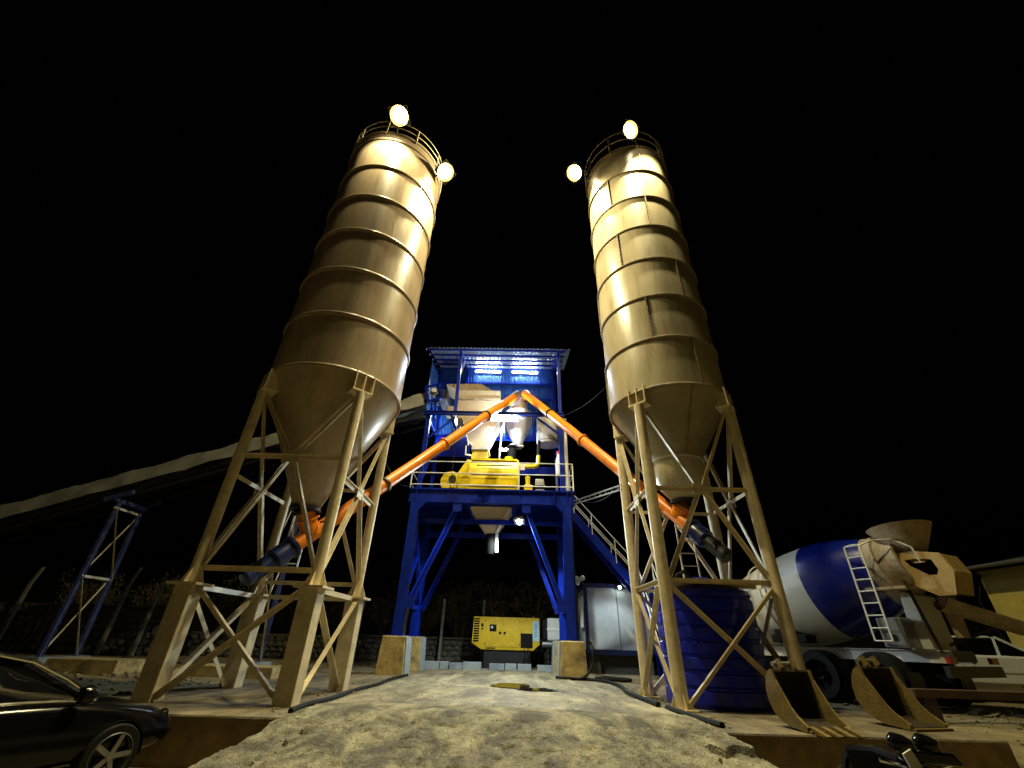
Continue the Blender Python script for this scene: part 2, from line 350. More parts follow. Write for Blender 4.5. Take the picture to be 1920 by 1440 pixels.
def drive_h(x, y, t):
    return 0.016 + 0.012*noise.noise(Vector((x*.7, y*.7, 0))) + .03*math.sin(math.pi*t) - (0.078*(7.75-y) if y < 7.55 else .039*max(0, 7.95-y)**2*2.4 if y < 7.95 else 0)
def build_driveway():
    # driveway under the plant, a little proud of the slab, and the broken ramp in front of it
    mb = MB()
    nx, ny = 60, 60
    vs = []
    for j in range(ny+1):
        y = 8.15 + (19.6-8.15)*j/ny
        for i in range(nx+1):
            t = i/nx
            xl = -3.25 - 0.02*noise.noise(Vector((0, y*2, 0))); xr = 2.78 + 0.02*noise.noise(Vector((5, y*2, 0)))
            x = xl + (xr-xl)*t
            z = drive_h(x, y, t)
            if i in (0, nx): z = -0.03
            if j == 0: z -= .03
            vs.append((x, y, z))
    W = nx+1
    mb.add(vs, [(j*W+i, j*W+i+1, (j+1)*W+i+1, (j+1)*W+i) for j in range(ny) for i in range(nx)], True)
    struct(mb.build("driveway", CONC, fix=False))
    mb = MB(); nx, ny = 440, 240
    vs = []
    for j in range(ny+1):
        s = j/ny; y = 4.2 + (9.2-4.2)*s
        yy = min(y, 7.8)
        xl = -3.25 - 0.03*max(0, 7.6-yy) + 0.035*noise.noise(Vector((1, y*3, 0)))*smooth(8.2,7.6,y); xr = 2.80 + 0.13*max(0, 7.75-yy) + 0.05*noise.noise(Vector((7, y*3, 0)))*smooth(8.2,7.6,y)
        for i in range(nx+1):
            t = i/nx; x = xl + (xr-xl)*t
            z = drive_h(x, y, t) + .014
            rough_ = smooth(8.35 + .5*noise.noise(Vector((x*.6,1,1))), 7.1, y)
            q = noise.fractal(Vector((x*1.7, y*2.2, 0)), 0.8, 2.1, 5)
            pit = max(0, noise.noise(Vector((x*5.5, y*6.5, 4))) - .10)
            z += rough_*(0.010*q + 0.012*abs(noise.noise(Vector((x*9, y*9, 1)))) + 0.013*noise.noise(Vector((x*22, y*22, 1))) - .07*pit)
            if x < -2.62 + 0.16*noise.noise(Vector((y*4, 0, 3))) + .05*noise.noise(Vector((y*15,2,0))): z -= 0.05*smooth(7.2,6.8,y)
            if x > 2.3 + 0.14*noise.noise(Vector((y*4, 9, 3))) and y < 6.75 + .15*noise.noise(Vector((x*5,3,3))): z -= 0.08
            z -= 0.03*smooth(8.55 + .4*noise.noise(Vector((x*.9,5,5))) + .12*noise.noise(Vector((x*5,y*5,5))), 9.1, y)
            if i in (0, nx): z -= 0.05
            vs.append((x, y, z))
    W = nx+1
    fs = [(j*W+i, j*W+i+1, (j+1)*W+i+1, (j+1)*W+i) for j in range(ny) for i in range(nx)]
    # skirts down to the yard
    for i0 in (0, nx):
        b = len(vs)
        for j in range(ny+1):
            x, y, z = vs[j*W+i0]; vs.append((x + (-.08 if i0 == 0 else .08), y, min(z-.02, -0.7)))
        for j in range(ny): fs.append((j*W+i0, (j+1)*W+i0, b+j+1, b+j))
    mb.add(vs, fs, True)
    struct(mb.build("ramp", RAMP, fix=False))
build_driveway()

def puddle(cx, cy, a, b, seed):
    mb = MB(); n = 40; vs = []
    for k in range(n):
        t = 2*math.pi*k/n; r = 1 + 0.35*noise.noise(Vector((math.cos(t)*1.5, math.sin(t)*1.5, seed)))
        vs.append((cx + a*r*math.cos(t), cy + b*r*math.sin(t), 0.062))
    mb.add(vs, [tuple(range(n))])
    return struct(mb.build("puddle", WATER, fix=False))
puddle(-0.12, 12.55, .48, .62, 1.0); puddle(0.42, 11.8, .45, .33, 4.2)

# sunken strip and block row behind the tower
blk_group = "blocks in the row behind the tower"
random.seed(3)
bx_ = -3.5
ORD = ["leftmost", "second", "third", "fourth", "fifth", "sixth", "seventh", "rightmost"]
for k, w_ in enumerate((0.62, 0.30, 0.48, 0.68, 0.55, 0.42, 0.50, 0.60)):
    x0 = bx_; x1 = x0 + w_; bx_ = x1 + (0.03, .05, .02, .30, .03, .05, .22, 0)[k]
    b_ = MB().box((x0, 18.75+random.uniform(-.04,.04), -0.05), (x1, 19.1, 0.25+random.uniform(-.03,.02))).build("concrete_block", BLOCK, bevel=0.012)
    tag(b_, ORD[k] + (" pale concrete block" if 0 < k < 7 else " of the pale concrete blocks") + " in the low row behind the blue tower" + (", counted from the left" if 0 < k < 7 else ""), "block", blk_group)

# low plinths left of the left silo
for (x0,x1,y0,y1,z1,lb) in ((-8.5,-6.1,12.8,14.0,.24,"low concrete plinth lying behind the legs of the left silo"),
                          (-12.4,-10.3,13.0,14.2,.28,"low concrete plinth at far left below the conveyor trestle")):
    p_ = MB()
    p_.frustum((x0,y0,x1,y1),(x0+.12,y0+.1,x1-.1,y1-.1),-.3,z1)
    tag(p_.build("concrete_plinth", PIER, bevel=.02), lb, "plinth")

def rubble():
    random.seed(21); mb = MB()
    bm0 = bmesh.new(); bmesh.ops.create_icosphere(bm0, subdivisions=1, radius=1.0)
    iv = [v.co.copy() for v in bm0.verts]; bm0.verts.index_update(); fi = [tuple(v.index for v in f.verts) for f in bm0.faces]; bm0.free()
    def stone(x, y, z, r):
        sx, sy, sz = random.uniform(.7,1.2), random.uniform(.7,1.2), random.uniform(.4,.75)
        mb.add([Vector((x + p.x*sx*r*random.uniform(.85,1.1), y + p.y*sy*r*random.uniform(.85,1.1), z + r*.25 + p.z*sz*r*random.uniform(.85,1.1))) for p in iv], fi)
    for _ in range(520):
        x = random.uniform(-13, -6.9); y = random.uniform(9, 15); stone(x, y, ground_h(x, y), random.choice((.012,.02,.02,.03,.03,.05,.08)))
    for _ in range(500):
        x = random.uniform(6.8, 15); y = random.uniform(7, 12.5); stone(x, y, ground_h(x, y), random.choice((.012,.02,.03,.05)))
    for _ in range(500):
        x = random.gauss(-3.3, .25) if random.random() < .5 else random.gauss(2.85, .2); stone(x, random.uniform(7.6, 15), .0, random.choice((.008,.012,.02,.03)))
    for _ in range(350):
        stone(random.uniform(-3, 2.6), random.uniform(7.4, 14), .045, random.choice((.006,.009,.014)))
    for _ in range(300):
        x = random.uniform(-8, 2); stone(x, random.uniform(18.8, 22.5), -.06, random.choice((.03,.05,.09)))
    o = mb.build("loose_stones", EARTH, fix=False); o["kind"] = "stuff"; tag(o, "loose stones and crumbs scattered over the yard", "stones")
rubble()

# ---------------------------------------------------------- stone wall, hill, fence, shrubs
def stone_wall(x0, x1, y, top, label, seed):
    random.seed(seed)
    t = thing("stone_wall", label, "wall", ((x0+x1)/2, y, 0))
    MB().box((x0, y+.06, -.4), (x1, y+.5, top-.03)).build("mortar_core", MORTAR, t)
    cap = MB()
    n = int((x1-x0)/.5)
    for i in range(n):
        a = x0 + (x1-x0)*i/n
        cap.box((a+.004, y-.03, top-.03+random.uniform(-.01,.02)), (a+(x1-x0)/n-.004, y+.55, top+.06+random.uniform(-.02,.02)))
    cap.build("coping", STONE, t)
    protos = []
    for k in range(6):
        bm = bmesh.new(); bmesh.ops.create_icosphere(bm, subdivisions=1, radius=.5)
        for v in bm.verts: v.co += Vector([random.uniform(-.1,.1) for _ in range(3)]); v.co.y *= .5
        me = bpy.data.meshes.new("stone"); bm.to_mesh(me); bm.free(); me.materials.append(STONE); protos.append(me)
    z = 0.0; row = 0
    while z < top-.12:
        h = random.uniform(.2,.32)
        x = x0 + random.uniform(0,.2)
        while x < x1-.15:
            w = random.uniform(.26,.62)
            s_ = bpy.data.objects.new("stone", random.choice(protos)); col.objects.link(s_); s_.parent = t
            s_.location = Vector((x+w/2, y+.04, min(z+h/2, top-.14))) - t.location
            s_.scale = (w*1.02, .35, h*1.08); s_.rotation_euler = (random.uniform(-.1,.1), random.uniform(-.2,.2), 0)
            x += w*random.uniform(.93,1.02)
        z += h*.93; row += 1
    return t
stone_wall(-8.7, 3.6, 23.6, 0.98, "low dark stone wall running behind the yellow generator", 5)
stone_wall(-25.5, -15.4, 22.0, 1.85, "taller dark stone wall at far left behind the conveyor trestle", 9)
stone_wall(-15.3, -8.8, 22.9, 0.9, "low stone wall stretch seen between the left silo legs", 12)

def hill():
    mb = MB(); nx, ny = 70, 26; vs = []
    for j in range(ny+1):
        y = 24.2 + 70*(j/ny)**1.6
        for i in range(nx+1):
            x = -60 + 120*i/nx
            z = -0.2 + 9*smooth(24, 55, y) + 0.8*noise.noise(Vector((x*.15, y*.15, 0)))*smooth(24.5, 30, y)
            vs.append((x, y, z))
    W = nx+1
    mb.add(vs, [(j*W+i, j*W+i+1, (j+1)*W+i+1, (j+1)*W+i) for j in range(ny) for i in range(nx)], True)
    struct(mb.build("hillside", HILL, fix=False))
hill()

def fence_post(x, y, z0, h, lean, lb):
    p = MB()
    p.bar((x, y, z0), (x+lean*.2, y, z0+h*.78), .12, .12)
    p.bar((x+lean*.2, y, z0+h*.775), (x+lean*.2+.22*(1 if lean >= 0 else -1)*abs(lean)*3, y-.02, z0+h), .11, .11)
    return tag(p.build("fence_post", POSTC), lb, "post", "fence posts behind the plant")
fence_post(-22.9, 21.6, 0, 3.4, .35, "bent concrete fence post standing at the far left edge")
fence_post(-18.2, 21.6, 0, 3.5, .35, "bent concrete fence post just right of the conveyor trestle")
fence_post(-16.6, 21.5, 0, 2.85, .35, "bent concrete fence post beside the left silo's outer leg")
fence_post(-3.6, 23.3, 0, 2.65, .02, "straight concrete fence post left of the yellow generator")
fence_post(-1.65, 23.3, 0, 2.65, .02, "straight concrete fence post rising behind the yellow generator")
fence_post(-7.6, 23.3, 0, 2.5, .1, "straight concrete fence post seen between the left silo legs")
fence_post(-5.4, 23.3, 0, 2.3, .1, "straight concrete fence post left of the tower's left pier")

def shrub(x, y, z, r, h, seed, lb):
    random.seed(seed)
    t = thing("shrub", lb, "shrub", (x, y, z), "dark shrubs on the slope behind the wall")
    tw = MB(); lf = MB(); tips = []
    for k in range(26):
        a = random.uniform(0, 2*math.pi); sp = random.uniform(.2, 1)*r
        pts = [Vector((x, y, z))]
        end = Vector((x+sp*math.cos(a), y+sp*math.sin(a)*.7, z+h*random.uniform(.5, 1)))
        for q in range(1, 5):
            s = q/4
            pts.append(Vector((x, y, z)).lerp(end, s) + Vector((0,0,h*.15*math.sin(s*3))) + Vector([random.uniform(-.06,.06) for _ in range(3)]))
        tw.path(pts, .013, 4); tips += pts[2:]
        for q in range(3):
            b = random.choice(pts[2:]); e = b + Vector((random.uniform(-.5,.5), random.uniform(-.3,.3), random.uniform(0,.6)))
            tw.path([b, (b+e)/2+Vector((0,0,.06)), e], .007, 4); tips += [e, (b+e)/2]
    for p in tips:
        for _ in range(9):
            c = p + Vector([random.gauss(0,.16) for _ in range(3)]); u = Vector([random.gauss(0,1) for _ in range(3)]).normalized()*random.uniform(.03,.06)
            w = u.orthogonal().normalized()*random.uniform(.02,.04)
            lf.add([c-u, c+w, c+u, c-w], [(0,1,2,3)])
    tw.build("branches", TWIG, t, fix=False); lf.build("foliage", LEAF, t, fix=False)
SH = [(-9.5,25.2,1.4,2.4),(-6.9,25.6,1.5,2.9),(-4.8,25.0,1.3,2.6),(-3.0,25.4,1.4,3.2),(-1.2,25.1,1.5,3.5),(0.9,25.3,1.5,3.2),(2.9,25.6,1.5,3.0),(5.2,25.2,1.6,3.3),(7.8,26,1.8,3.6),(-12,25.5,1.6,2.6),(-15.5,24.6,1.7,2.9),(-18.6,24.4,1.8,3.1),(-22,24.2,1.9,3.0)]
names = ["leftmost shrub on the slope, beyond the left silo legs","dry shrub behind the wall left of the tower","shrub just left of the blue tower's left legs","shrub seen inside the tower opening, near its left legs",
 "tallest brown shrub behind the generator's left end","brown shrub behind the generator's right end","shrub behind the tower's right legs","shrub above the office roof","rightmost shrub behind the right silo","low shrub behind the left silo's outer leg","shrub above the wall, right of the conveyor trestle","shrub above the wall behind the conveyor trestle","shrub at the far left edge above the wall"]
for i,(x,y,r_,h_) in enumerate(SH): shrub(x, y, 0.1, r_, h_, 40+i, names[i])

# ================================================================== SILOS
def angles_between(a, b, n): return [a + (b-a)*i/n for i in range(n+1)]
def silo(name, label, cx, cy, r, z0, z1, courses, legxy, neck, left):
    t = thing(name, label, "silo", (cx, cy, 0))
    P = lambda a, rr, z: (cx + rr*math.cos(R(a)), cy + rr*math.sin(R(a)), z)
    # shell: one band per course, or bolted curved panels
    for i in range(len(courses)-1):
        a, b = courses[i], courses[i+1]
        if left:
            mb = MB(); mb.lathe([(r, a+.012), (r+.006, (a+b)/2), (r, b-.012)], (cx, cy, 0), 96)
            mb.build("shell_course", CREAM, t, fix=False)
        else:
            s0 = SEAMS[i]
            for k in range(3):
                g0, g1 = s0 + k*120 + .35, s0 + (k+1)*120 - .35
                mb = MB(); mb.lathe([(r, a+.012), (r+.004, a+.25*(b-a)), (r+.008, (a+b)/2), (r+.004, a+.75*(b-a)), (r, b-.012)], (cx, cy, 0), 32, a0=R(g0), a1=R(g1))
                mb.build("shell_panel", CREAM2, t, fix=False)
                fl = MB(); fl.prism([P(s0+k*120, r-.01, a+.03), P(s0+k*120, r+.05, a+.03), P(s0+k*120, r+.05, b-.03), P(s0+k*120, r-.01, b-.03)],
                                    Vector((-math.sin(R(s0+k*120)), math.cos(R(s0+k*120)), 0))*.022)
                nb = 9
                for q in range(nb):
                    zz = a+.1+(b-a-.2)*q/(nb-1); p = Vector(P(s0+k*120, r+.028, zz)); d = Vector((-math.sin(R(s0+k*120)), math.cos(R(s0+k*120)), 0))
                    fl.tube(p-d*.02, p+d*.042, .013, 6)
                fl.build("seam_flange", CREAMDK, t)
    inner = MB(); inner.lathe([(r-.01, z0), (r-.01, z1)], (cx, cy, 0), 64); inner.build("liner", CREAMDK, t, fix=False)
    # ring flanges between courses
    for i, z in enumerate(courses):
        w = .05 if left else .055; hgt = .05 if left else .035
        mb = MB(); mb.lathe([(r-.01, z-hgt), (r+w*.6, z-hgt), (r+w, z-hgt*.4), (r+w, z+hgt*.4), (r+w*.6, z+hgt), (r-.01, z+hgt)], (cx, cy, 0), 96)
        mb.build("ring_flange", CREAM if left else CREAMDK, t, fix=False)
    # cone
    mb = MB()
    if left: prof = [(r-.005, z0), (.26, 3.42), (.22, 3.40)]
    else: prof = [(r-.005, z0), (.60, 5.05), (.60, 5.02)]
    mb.lathe(prof, (cx, cy, 0), 72); mb.build("cone", CREAM if left else CREAM2, t, fix=False)
    if left:
        MB().lathe([(.27,3.42),(.34,3.42),(.34,3.36),(.2,3.36)], (cx,cy,0), 32).build("outlet_flange", DARK, t)
        MB().lathe([(.75,4.5),(.765,4.52),(.755,4.54)], (cx,cy,0), 48).build("cone_seam", CREAMDK, t, fix=False)
    else:
        mb = MB(); mb.lathe([(.62,5.06),(.65,5.06),(.65,5.0),(.60,5.0),(.60,4.45),(.24,4.02),(.20,4.02)], (cx,cy,0), 48)
        mb.build("cone_neck", CREAM if left else CREAM2, t)
        MB().lathe([(.22,4.05),(.32,4.05),(.32,3.98),(.2,3.98)], (cx,cy,0), 32).build("outlet_flange", DARK, t)
        for a in (-85, 35, 155):
            p, q = Vector(P(a, r+.004, z0-.03)), Vector(P(a, .615, 5.06))
            MB().bar(p, q, .03, .035).build("cone_seam", CREAMDK, t)
    # roof, toeboard and guard rail
    mb = MB(); mb.lathe([(r-.02, z1-.02), (r*.5, z1+.22), (.02, z1+.34)], (cx, cy, 0), 64); mb.build("roof", CREAM if left else CREAM2, t, fix=False)
    MB().lathe([(.28,z1+.25),(.3,z1+.6),(.33,z1+1.1),(.0,z1+1.2)], (cx+.1,cy+.5,0), 24).build("dust_filter", GREYST, t)
    rail = MB()
    zr = z1 + .66 if left else z1 + 1.0
    nn = 64
    for zz in (zr, z1+(zr-z1)*.5):
        rail.path([P(360*i/nn, r+.03, zz) for i in range(nn+1)], .02, 6)
    rail.build("guard_rail", CREAMLEG, t, fix=False)
    for i in range(10):
        a = 20+36*i; MB().bar(P(a, r+.03, z1-.12), P(a, r+.03, zr), .05, .05).build("rail_post", CREAMLEG, t)
    # legs
    zh = 5.78 if left else 6.12
    rt = .105 if left else .125
    L = [Vector((x, y, 0)) for x, y in legxy]      # FL FR BR BL
    for p in L:
        if left:
            MB().tube(p+V(0,0,1.74), p+V(0,0,zh), rt, 18).build("leg", CREAMLEG, t)
            d = .16
            mb = MB(); mb.box((p.x-d, p.y-d, 0.0), (p.x+d, p.y+d, 1.70)); mb.build("box_column", CREAMLEG, t, bevel=.01)
            MB().box((p.x-.27, p.y-.27, 1.70), (p.x+.27, p.y+.27, 1.74)).build("splice_plate", CREAMLEG, t)
            g = MB()
            for sx, sy in ((1,0),(-1,0),(0,1),(0,-1)):
                a = p+V(sx*rt*.9, sy*rt*.9, 1.74); g.prism([a, a+V(sx*.13,sy*.13,0), a+V(sx*.02,sy*.02,.24), a+V(0,0,.24)], V(-sy*.012, sx*.012, 0))
            g.build("stiffeners", CREAMLEG, t)["kind"] = "stuff"
        else:
            MB().tube(p, p+V(0,0,zh), rt, 18).build("leg", CREAMLEG, t)
            MB().box((p.x-.22, p.y-.22, 0.0), (p.x+.22, p.y+.22, .03)).build("base_plate", CREAMLEG, t)
            g = MB()
            for sx, sy in ((1,0),(-1,0),(0,1),(0,-1)):
                a = p+V(sx*rt*.9, sy*rt*.9, .03); g.prism([a, a+V(sx*.1,sy*.1,0), a+V(sx*.01,sy*.01,.22), a+V(0,0,.22)], V(-sy*.012, sx*.012, 0))
            g.build("stiffeners", CREAMLEG, t)["kind"] = "stuff"
        # head bracket: open box with two cells welded to the skirt
        out = (p - Vector((cx, cy, 0))).normalized(); tg = Vector((-out.y, out.x, 0))
        c0 = Vector((cx, cy, 0)) + out*(r+.02)
        hb = MB()
        hb.bar(c0-tg*.24+V(0,0,zh+.02)-out*.1, c0+tg*.24+V(0,0,zh+.02)-out*.1, .34, .04)
        for s in (-.22, 0, .22):
            hb.prism([c0+tg*s+out*.06+V(0,0,zh+.04), c0+tg*s-out*.30+V(0,0,zh+.04), c0+tg*s-out*.12+V(0,0,zh+.50), c0+tg*s+out*.05+V(0,0,zh+.50)], tg*.02)
        hb.build("leg_bracket", CREAMLEG, t)
    # bracing on four faces
    zu, zl = (4.2, 2.0) if left else (4.02, 2.12)
    w = .09 if left else .085
    for i in range(4):
        A, B = L[i], L[(i+1) % 4]; Mid = (A+B)/2; dirn = (B-A).normalized(); out = (Mid-Vector((cx,cy,0))).normalized()*.02
        ins = dirn*rt
        def br(p, q, nm="brace"):
            MB().ell(p+out, q+out, w, .012, up=out).build(nm, CREAMLEG, t)
        zz = zu if i in (0, 2) else zu - (.4 if left else .0)
        br(A+ins+V(0,0,zz), B-ins+V(0,0,zz), "strut")
        br(Mid-dirn*.06+V(0,0,zz+.06), A+ins+V(0,0,zh-.12)); br(Mid+dirn*.06+V(0,0,zz+.06), B-ins+V(0,0,zh-.12))
        br(Mid-dirn*.06+V(0,0,zz-.06), A+ins+V(0,0,zl+.08)); br(Mid+dirn*.06+V(0,0,zz-.06), B-ins+V(0,0,zl+.08))
        MB().bar(Mid+out*2-dirn*.19+V(0,0,zz), Mid+out*2+dirn*.19+V(0,0,zz), .014, .26, up=(0,0,1)).build("gusset", CREAMLEG, t)
        if left and i in (0, 2) or not left:
            br(A+ins+V(0,0,zl), B-ins+V(0,0,zl), "strut")
        if left:
            e = dirn*.16
            if i != 2:
                br(A+e+V(0,0,1.66), B-e+V(0,0,.06)); 
                Bk = B-e+V(0,0,1.66); br(A+e+V(0,0,.06)+out*4, Bk+out*4)
            if i in (1, 3, 2):
                MB().bar(A+e+V(0,0,1.70), B-e+V(0,0,1.70), .03, .09).build("strut", WHITE if i == 3 else CREAMLEG, t)
        else:
            br(A+ins+V(0,0,zl-.12), B-ins+V(0,0,.1)); br(A+ins+V(0,0,.1)+out*4, B-ins+V(0,0,zl-.12)+out*4)
    # access ladder at the back
    lx, ly = (cx-.55, cy+1.05) if left else (cx+.25, cy+1.0)
    zb = 2.3
    yb = cy+r+.12 if False else ly
    for s in (-.2, .2): MB().bar((lx+s, yb, zb), (lx+s, yb, z0-1.1), .035, .035).build("ladder_stile", WHITE if left else CREAMLEG, t)
    z = zb+.1
    while z < z0-1.2:
        MB().bar((lx-.2, yb, z), (lx+.2, yb, z), .025, .025).build("ladder_rung", WHITE if left else CREAMLEG, t); z += .3
    if not left:
        pl = MB(); pl.box((L[0].x+.15, L[0].y+.06, 2.14), (L[1].x-.12, L[0].y+.62, 2.17)); pl.build("platform", CREAMLEG, t)
        MB().bar((L[0].x+.15, L[0].y+.64, 2.12), (L[1].x-.12, L[0].y+.64, 2.12), .06, .1).build("platform_edge", CREAMLEG, t)
    else:
        MB().box((lx-.26, yb-.3, zb-.06), (lx+.26, yb+.1, zb)).build("ladder_landing", WHITE, t)
    return t

SEAMS = {0: 165, 1: -113, 2: -167+94-0, 3: -132, 4: -92, 5: -134, 6: -87}
SEAMS[2] = -73; SEAMS[0] = -75
LC = (-4.83, 9.6); RC = (4.05, 10.5)
cl = [6.25+1.53*i for i in range(7)] + [15.82]
silo("cement_silo", "left cream cement silo of plain ringed courses, standing on thick box columns", LC[0], LC[1], 1.62, 6.25, 15.82, cl,
     [(-5.95,8.42),(-3.70,8.45),(-3.72,10.82),(-5.95,10.75)], None, True)["group"] = "cement silos"
cr = [6.5+1.465*i for i in range(8)]
silo("cement_silo", "right cream cement silo of bolted curved panels with vertical seams, blue tank beneath", RC[0], RC[1], 1.53, 6.5, cr[-1], cr,
     [(2.95,9.45),(5.20,9.50),(5.16,11.6),(2.90,11.58)], None, False)["group"] = "cement silos"

# flood lamps on the silo tops, each a real lamp with its own light
def flood(loc, aim, wall, lb, power, colr=(1.0, .80, .46), size=.62, lens=LITE_W, spot=146, blend=.55):
    loc = Vector(loc); aim = Vector(aim); wall = Vector(wall)
    d = (aim-loc).normalized(); u = d.cross(V(0,0,1)).normalized(); w = u.cross(d).normalized()
    t = thing("flood_lamp", lb, "lamp", loc, None)
    h = size/2
    def ring(dist, s): return [loc + d*dist + u*a*s + w*b*s*.85 for a, b in ((-1,-1),(1,-1),(1,1),(-1,1))]
    mb = MB(); v = ring(-.02, h) + ring(-.20, h*.55)
    mb.add(v, [(0,1,5,4),(1,2,6,5),(2,3,7,6),(3,0,4,7),(4,5,6,7),(0,1,2,3)]); mb.build("housing", DARK, t)
    n = 24
    L = MB(); L.lathe([(h*.62,0.0),(h*.58,.05),(h*.36,.10),(0.001,.12)], loc - d*.015, n, axis=d); L.build("lens", lens, t)
    if size > .4:
        MB().lathe([(h*.99,.05),(h*.8,.015),(h*.60,-.01)], loc - d*.015, n, axis=d).build("reflector_glow", LITE_R, t)  # self-lit ring drawing the warm glow around the lens
    fr = MB()
    for a, b in ((0,1),(1,2),(2,3),(3,0)):
        q = ring(0, h*1.03); fr.bar(q[a], q[b], .025, .03)
    fr.build("rim", DARK, t)
    MB().path([loc-d*.12, (loc-d*.2+wall)/2, wall], .025, 8).build("bracket", DARK, t)
    ld = bpy.data.lights.new("flood_light", 'SPOT'); ld.energy = power; ld.color = colr; ld.spot_size = R(spot); ld.spot_blend = blend; ld.shadow_soft_size = .12
    lo = bpy.data.objects.new("flood_light", ld); col.objects.link(lo); lo.parent = t
    lo.location = d*.22; lo.rotation_euler = (-d).to_track_quat('Z','Y').to_euler()
    return t
WARM = (1.0, .86, .47)
lg = "flood lamps on the silo tops"
flood((-4.25, 7.50, 15.95), (-4.7, 2.0, 2), (-4.45, 8.02, 15.75), "blazing warm flood lamp on the front rim of the left silo", 1200, WARM, spot=165, blend=.3)["group"] = lg
flood((-2.85, 9.05, 15.25), (3.0, 6.4, 5.5), (-3.25, 9.2, 15.2), "blazing warm flood lamp on the inner side of the left silo", 4000, WARM, spot=146, blend=.55)["group"] = lg
flood((3.80, 8.50, 17.0), (9.0, -1.0, 9), (3.85, 9.0, 16.7), "blazing warm flood lamp standing on the front rim of the right silo", 5000, WARM, spot=168, blend=.3)["group"] = lg
flood((1.95, 10.1, 16.9), (-4.0, 6.4, 6.5), (2.5, 10.2, 16.7), "blazing warm flood lamp on the inner side of the right silo", 4000, WARM, spot=146, blend=.55)["group"] = lg

# ================================================================== TOWER
TX0, TX1, TY0, TY1 = -3.85, 1.72, 15.75, 18.3
tower = thing("mixing_tower", "blue steel mixing tower with corrugated roof standing between the silos", "tower", (-1.07, 17.0, 0))
def T(mb, name, m_=BLUE, par=None, **kw): return mb.build(name, m_, par or tower, **kw)
for x in (TX0, TX1):
    for y in (TY0, TY1):
        T(MB().hbeam((x, y, 1.06), (x, y, 5.3), .30, .30, .025, up=(0,1,0)), "leg")
        T(MB().box((x-.24, y-.24, 1.02), (x+.24, y+.24, 1.06)), "base_plate")
# platform beams and deck
for y in (TY0-.05, TY1): T(MB().hbeam((-4.12, y, 5.53), (2.04, y, 5.53), .22, .5, .03), "platform_beam")
for x in (-4.0, -1.9, -.2, 1.92): T(MB().hbeam((x, TY0+.08, 5.5), (x, TY1-.12, 5.5), .2, .42, .03), "cross_beam")
T(MB().box((-4.12, TY0-.15, 5.785), (2.04, TY1+.2, 5.81)), "deck")
for x in (-3.85, -2.6, -1.3, 0, 1.3, 1.75): T(MB().box((x-.012, TY0-.155, 5.31), (x+.012, TY0-.07, 5.75)), "web_stiffener")
for x in (TX0, TX1):
    for sx in ((1,) if x < 0 else (-1,)):
        gpl = T(MB().prism([(x+sx*.15, TY0-.17, 5.28), (x+sx*.15, TY0-.17, 4.95), (x+sx*.42, TY0-.17, 5.28)], (0, .02, 0)), "gusset_plate")
for x, z in ((TX0+.28, 1.98), (TX1-.28, 1.98), (-2.28, 5.12), (.25, 5.12)):
    gpl = T(MB().box((x-.16, TY0-.125, z-.16), (x+.16, TY0-.105, z+.16)), "gusset_plate")
    for dx in (-.1, .1):
        for dz in (-.1, .1): MB().tube((x+dx, TY0-.15, z+dz), (x+dx, TY0-.125, z+dz), .02, 6).build("bolt", DARK, gpl)
T(MB().path([(TX1+.18, TY0-.1, 1.1), (TX1+.18, TY0-.1, 3.2), (TX1+.17, TY0-.12, 5.2), (TX1+.2, TY0-.2, 5.6), (TX1+.2, TY0-.18, 5.85)], .025, 8), "conduit", BLACK)
T(MB().path([(TX0+.17, TY0-.1, 5.3), (TX0+.17, TY0-.1, 3.0), (TX0+.17, TY0-.1, 1.1)], .02, 8), "conduit", BLACK)
T(MB().path([(-2.6, 15.66, 9.1), (-2.63, 15.66, 8.2), (-2.6, 15.66, 7.0), (-2.62, 15.68, 5.85)], .015, 6), "conduit", BLACK)
# knee braces
for y in (TY0, TY1):
    T(MB().ell((TX0+.2, y, 1.9), (-2.25, y, 5.25), .17, .025, up=(0,-1,0)), "knee_brace")
    T(MB().ell((TX1-.2, y, 1.9), (.22, y, 5.25), .17, .025, up=(0,-1,0)), "knee_brace")
for x in (TX0, TX1):
    T(MB().bar((x, TY0+.15, 2.1), (x, TY1-.15, 5.1), .12, .1), "side_brace"); T(MB().bar((x, TY0+.15, 5.1), (x+.06, TY1-.15, 2.1), .12, .1), "side_brace")
    T(MB().bar((x, TY0+.14, 1.95), (x, TY1-.14, 1.95), .12, .14), "side_strut")
    T(MB().box((x+(.1 if x < 0 else -.3), TY0-.1, 1.82), (x+(.3 if x < 0 else -.1), TY0+.12, 2.1)), "brace_shoe")
T(MB().bar((TX0, TY0+.5, 4.75), (TX1, TY0+.5, 4.75), .1, .16), "tie_beam")
T(MB().bar((TX0, TY1-.4, 4.6), (TX1, TY1-.4, 4.6), .1, .2), "tie_beam")
# posts of the middle storey, upper floor frame
for x in (-3.85, 1.62):
    for y in (15.85, 18.1): T(MB().bar((x, y, 5.81), (x, y, 9.0), .16, .16), "post")
for x in (-2.35,): T(MB().bar((x, 18.0, 5.81), (x, 18.0, 9.0), .12, .12), "post")
T(MB().hbeam((-4.05, 15.72, 9.02), (1.78, 15.72, 9.02), .12, .16, .018), "floor_beam")
T(MB().hbeam((-4.05, 18.2, 9.02), (1.78, 18.2, 9.02), .12, .2, .018), "floor_beam")
for x in (-3.95, -2.9, -.75, .6, 1.7): T(MB().bar((x, 15.79, 9.0), (x, 18.12, 9.0), .1, .12), "floor_joist")
T(MB().bar((-3.8, 15.85, 7.9), (-2.75, 15.85, 8.9), .07, .07), "brace")
T(MB().bar((1.6, 16.1, 7.7), (1.6, 18.0, 8.9), .08, .08), "brace"); T(MB().bar((-3.85, 16, 6.2), (-3.85, 18, 8.8), .09, .09), "brace")
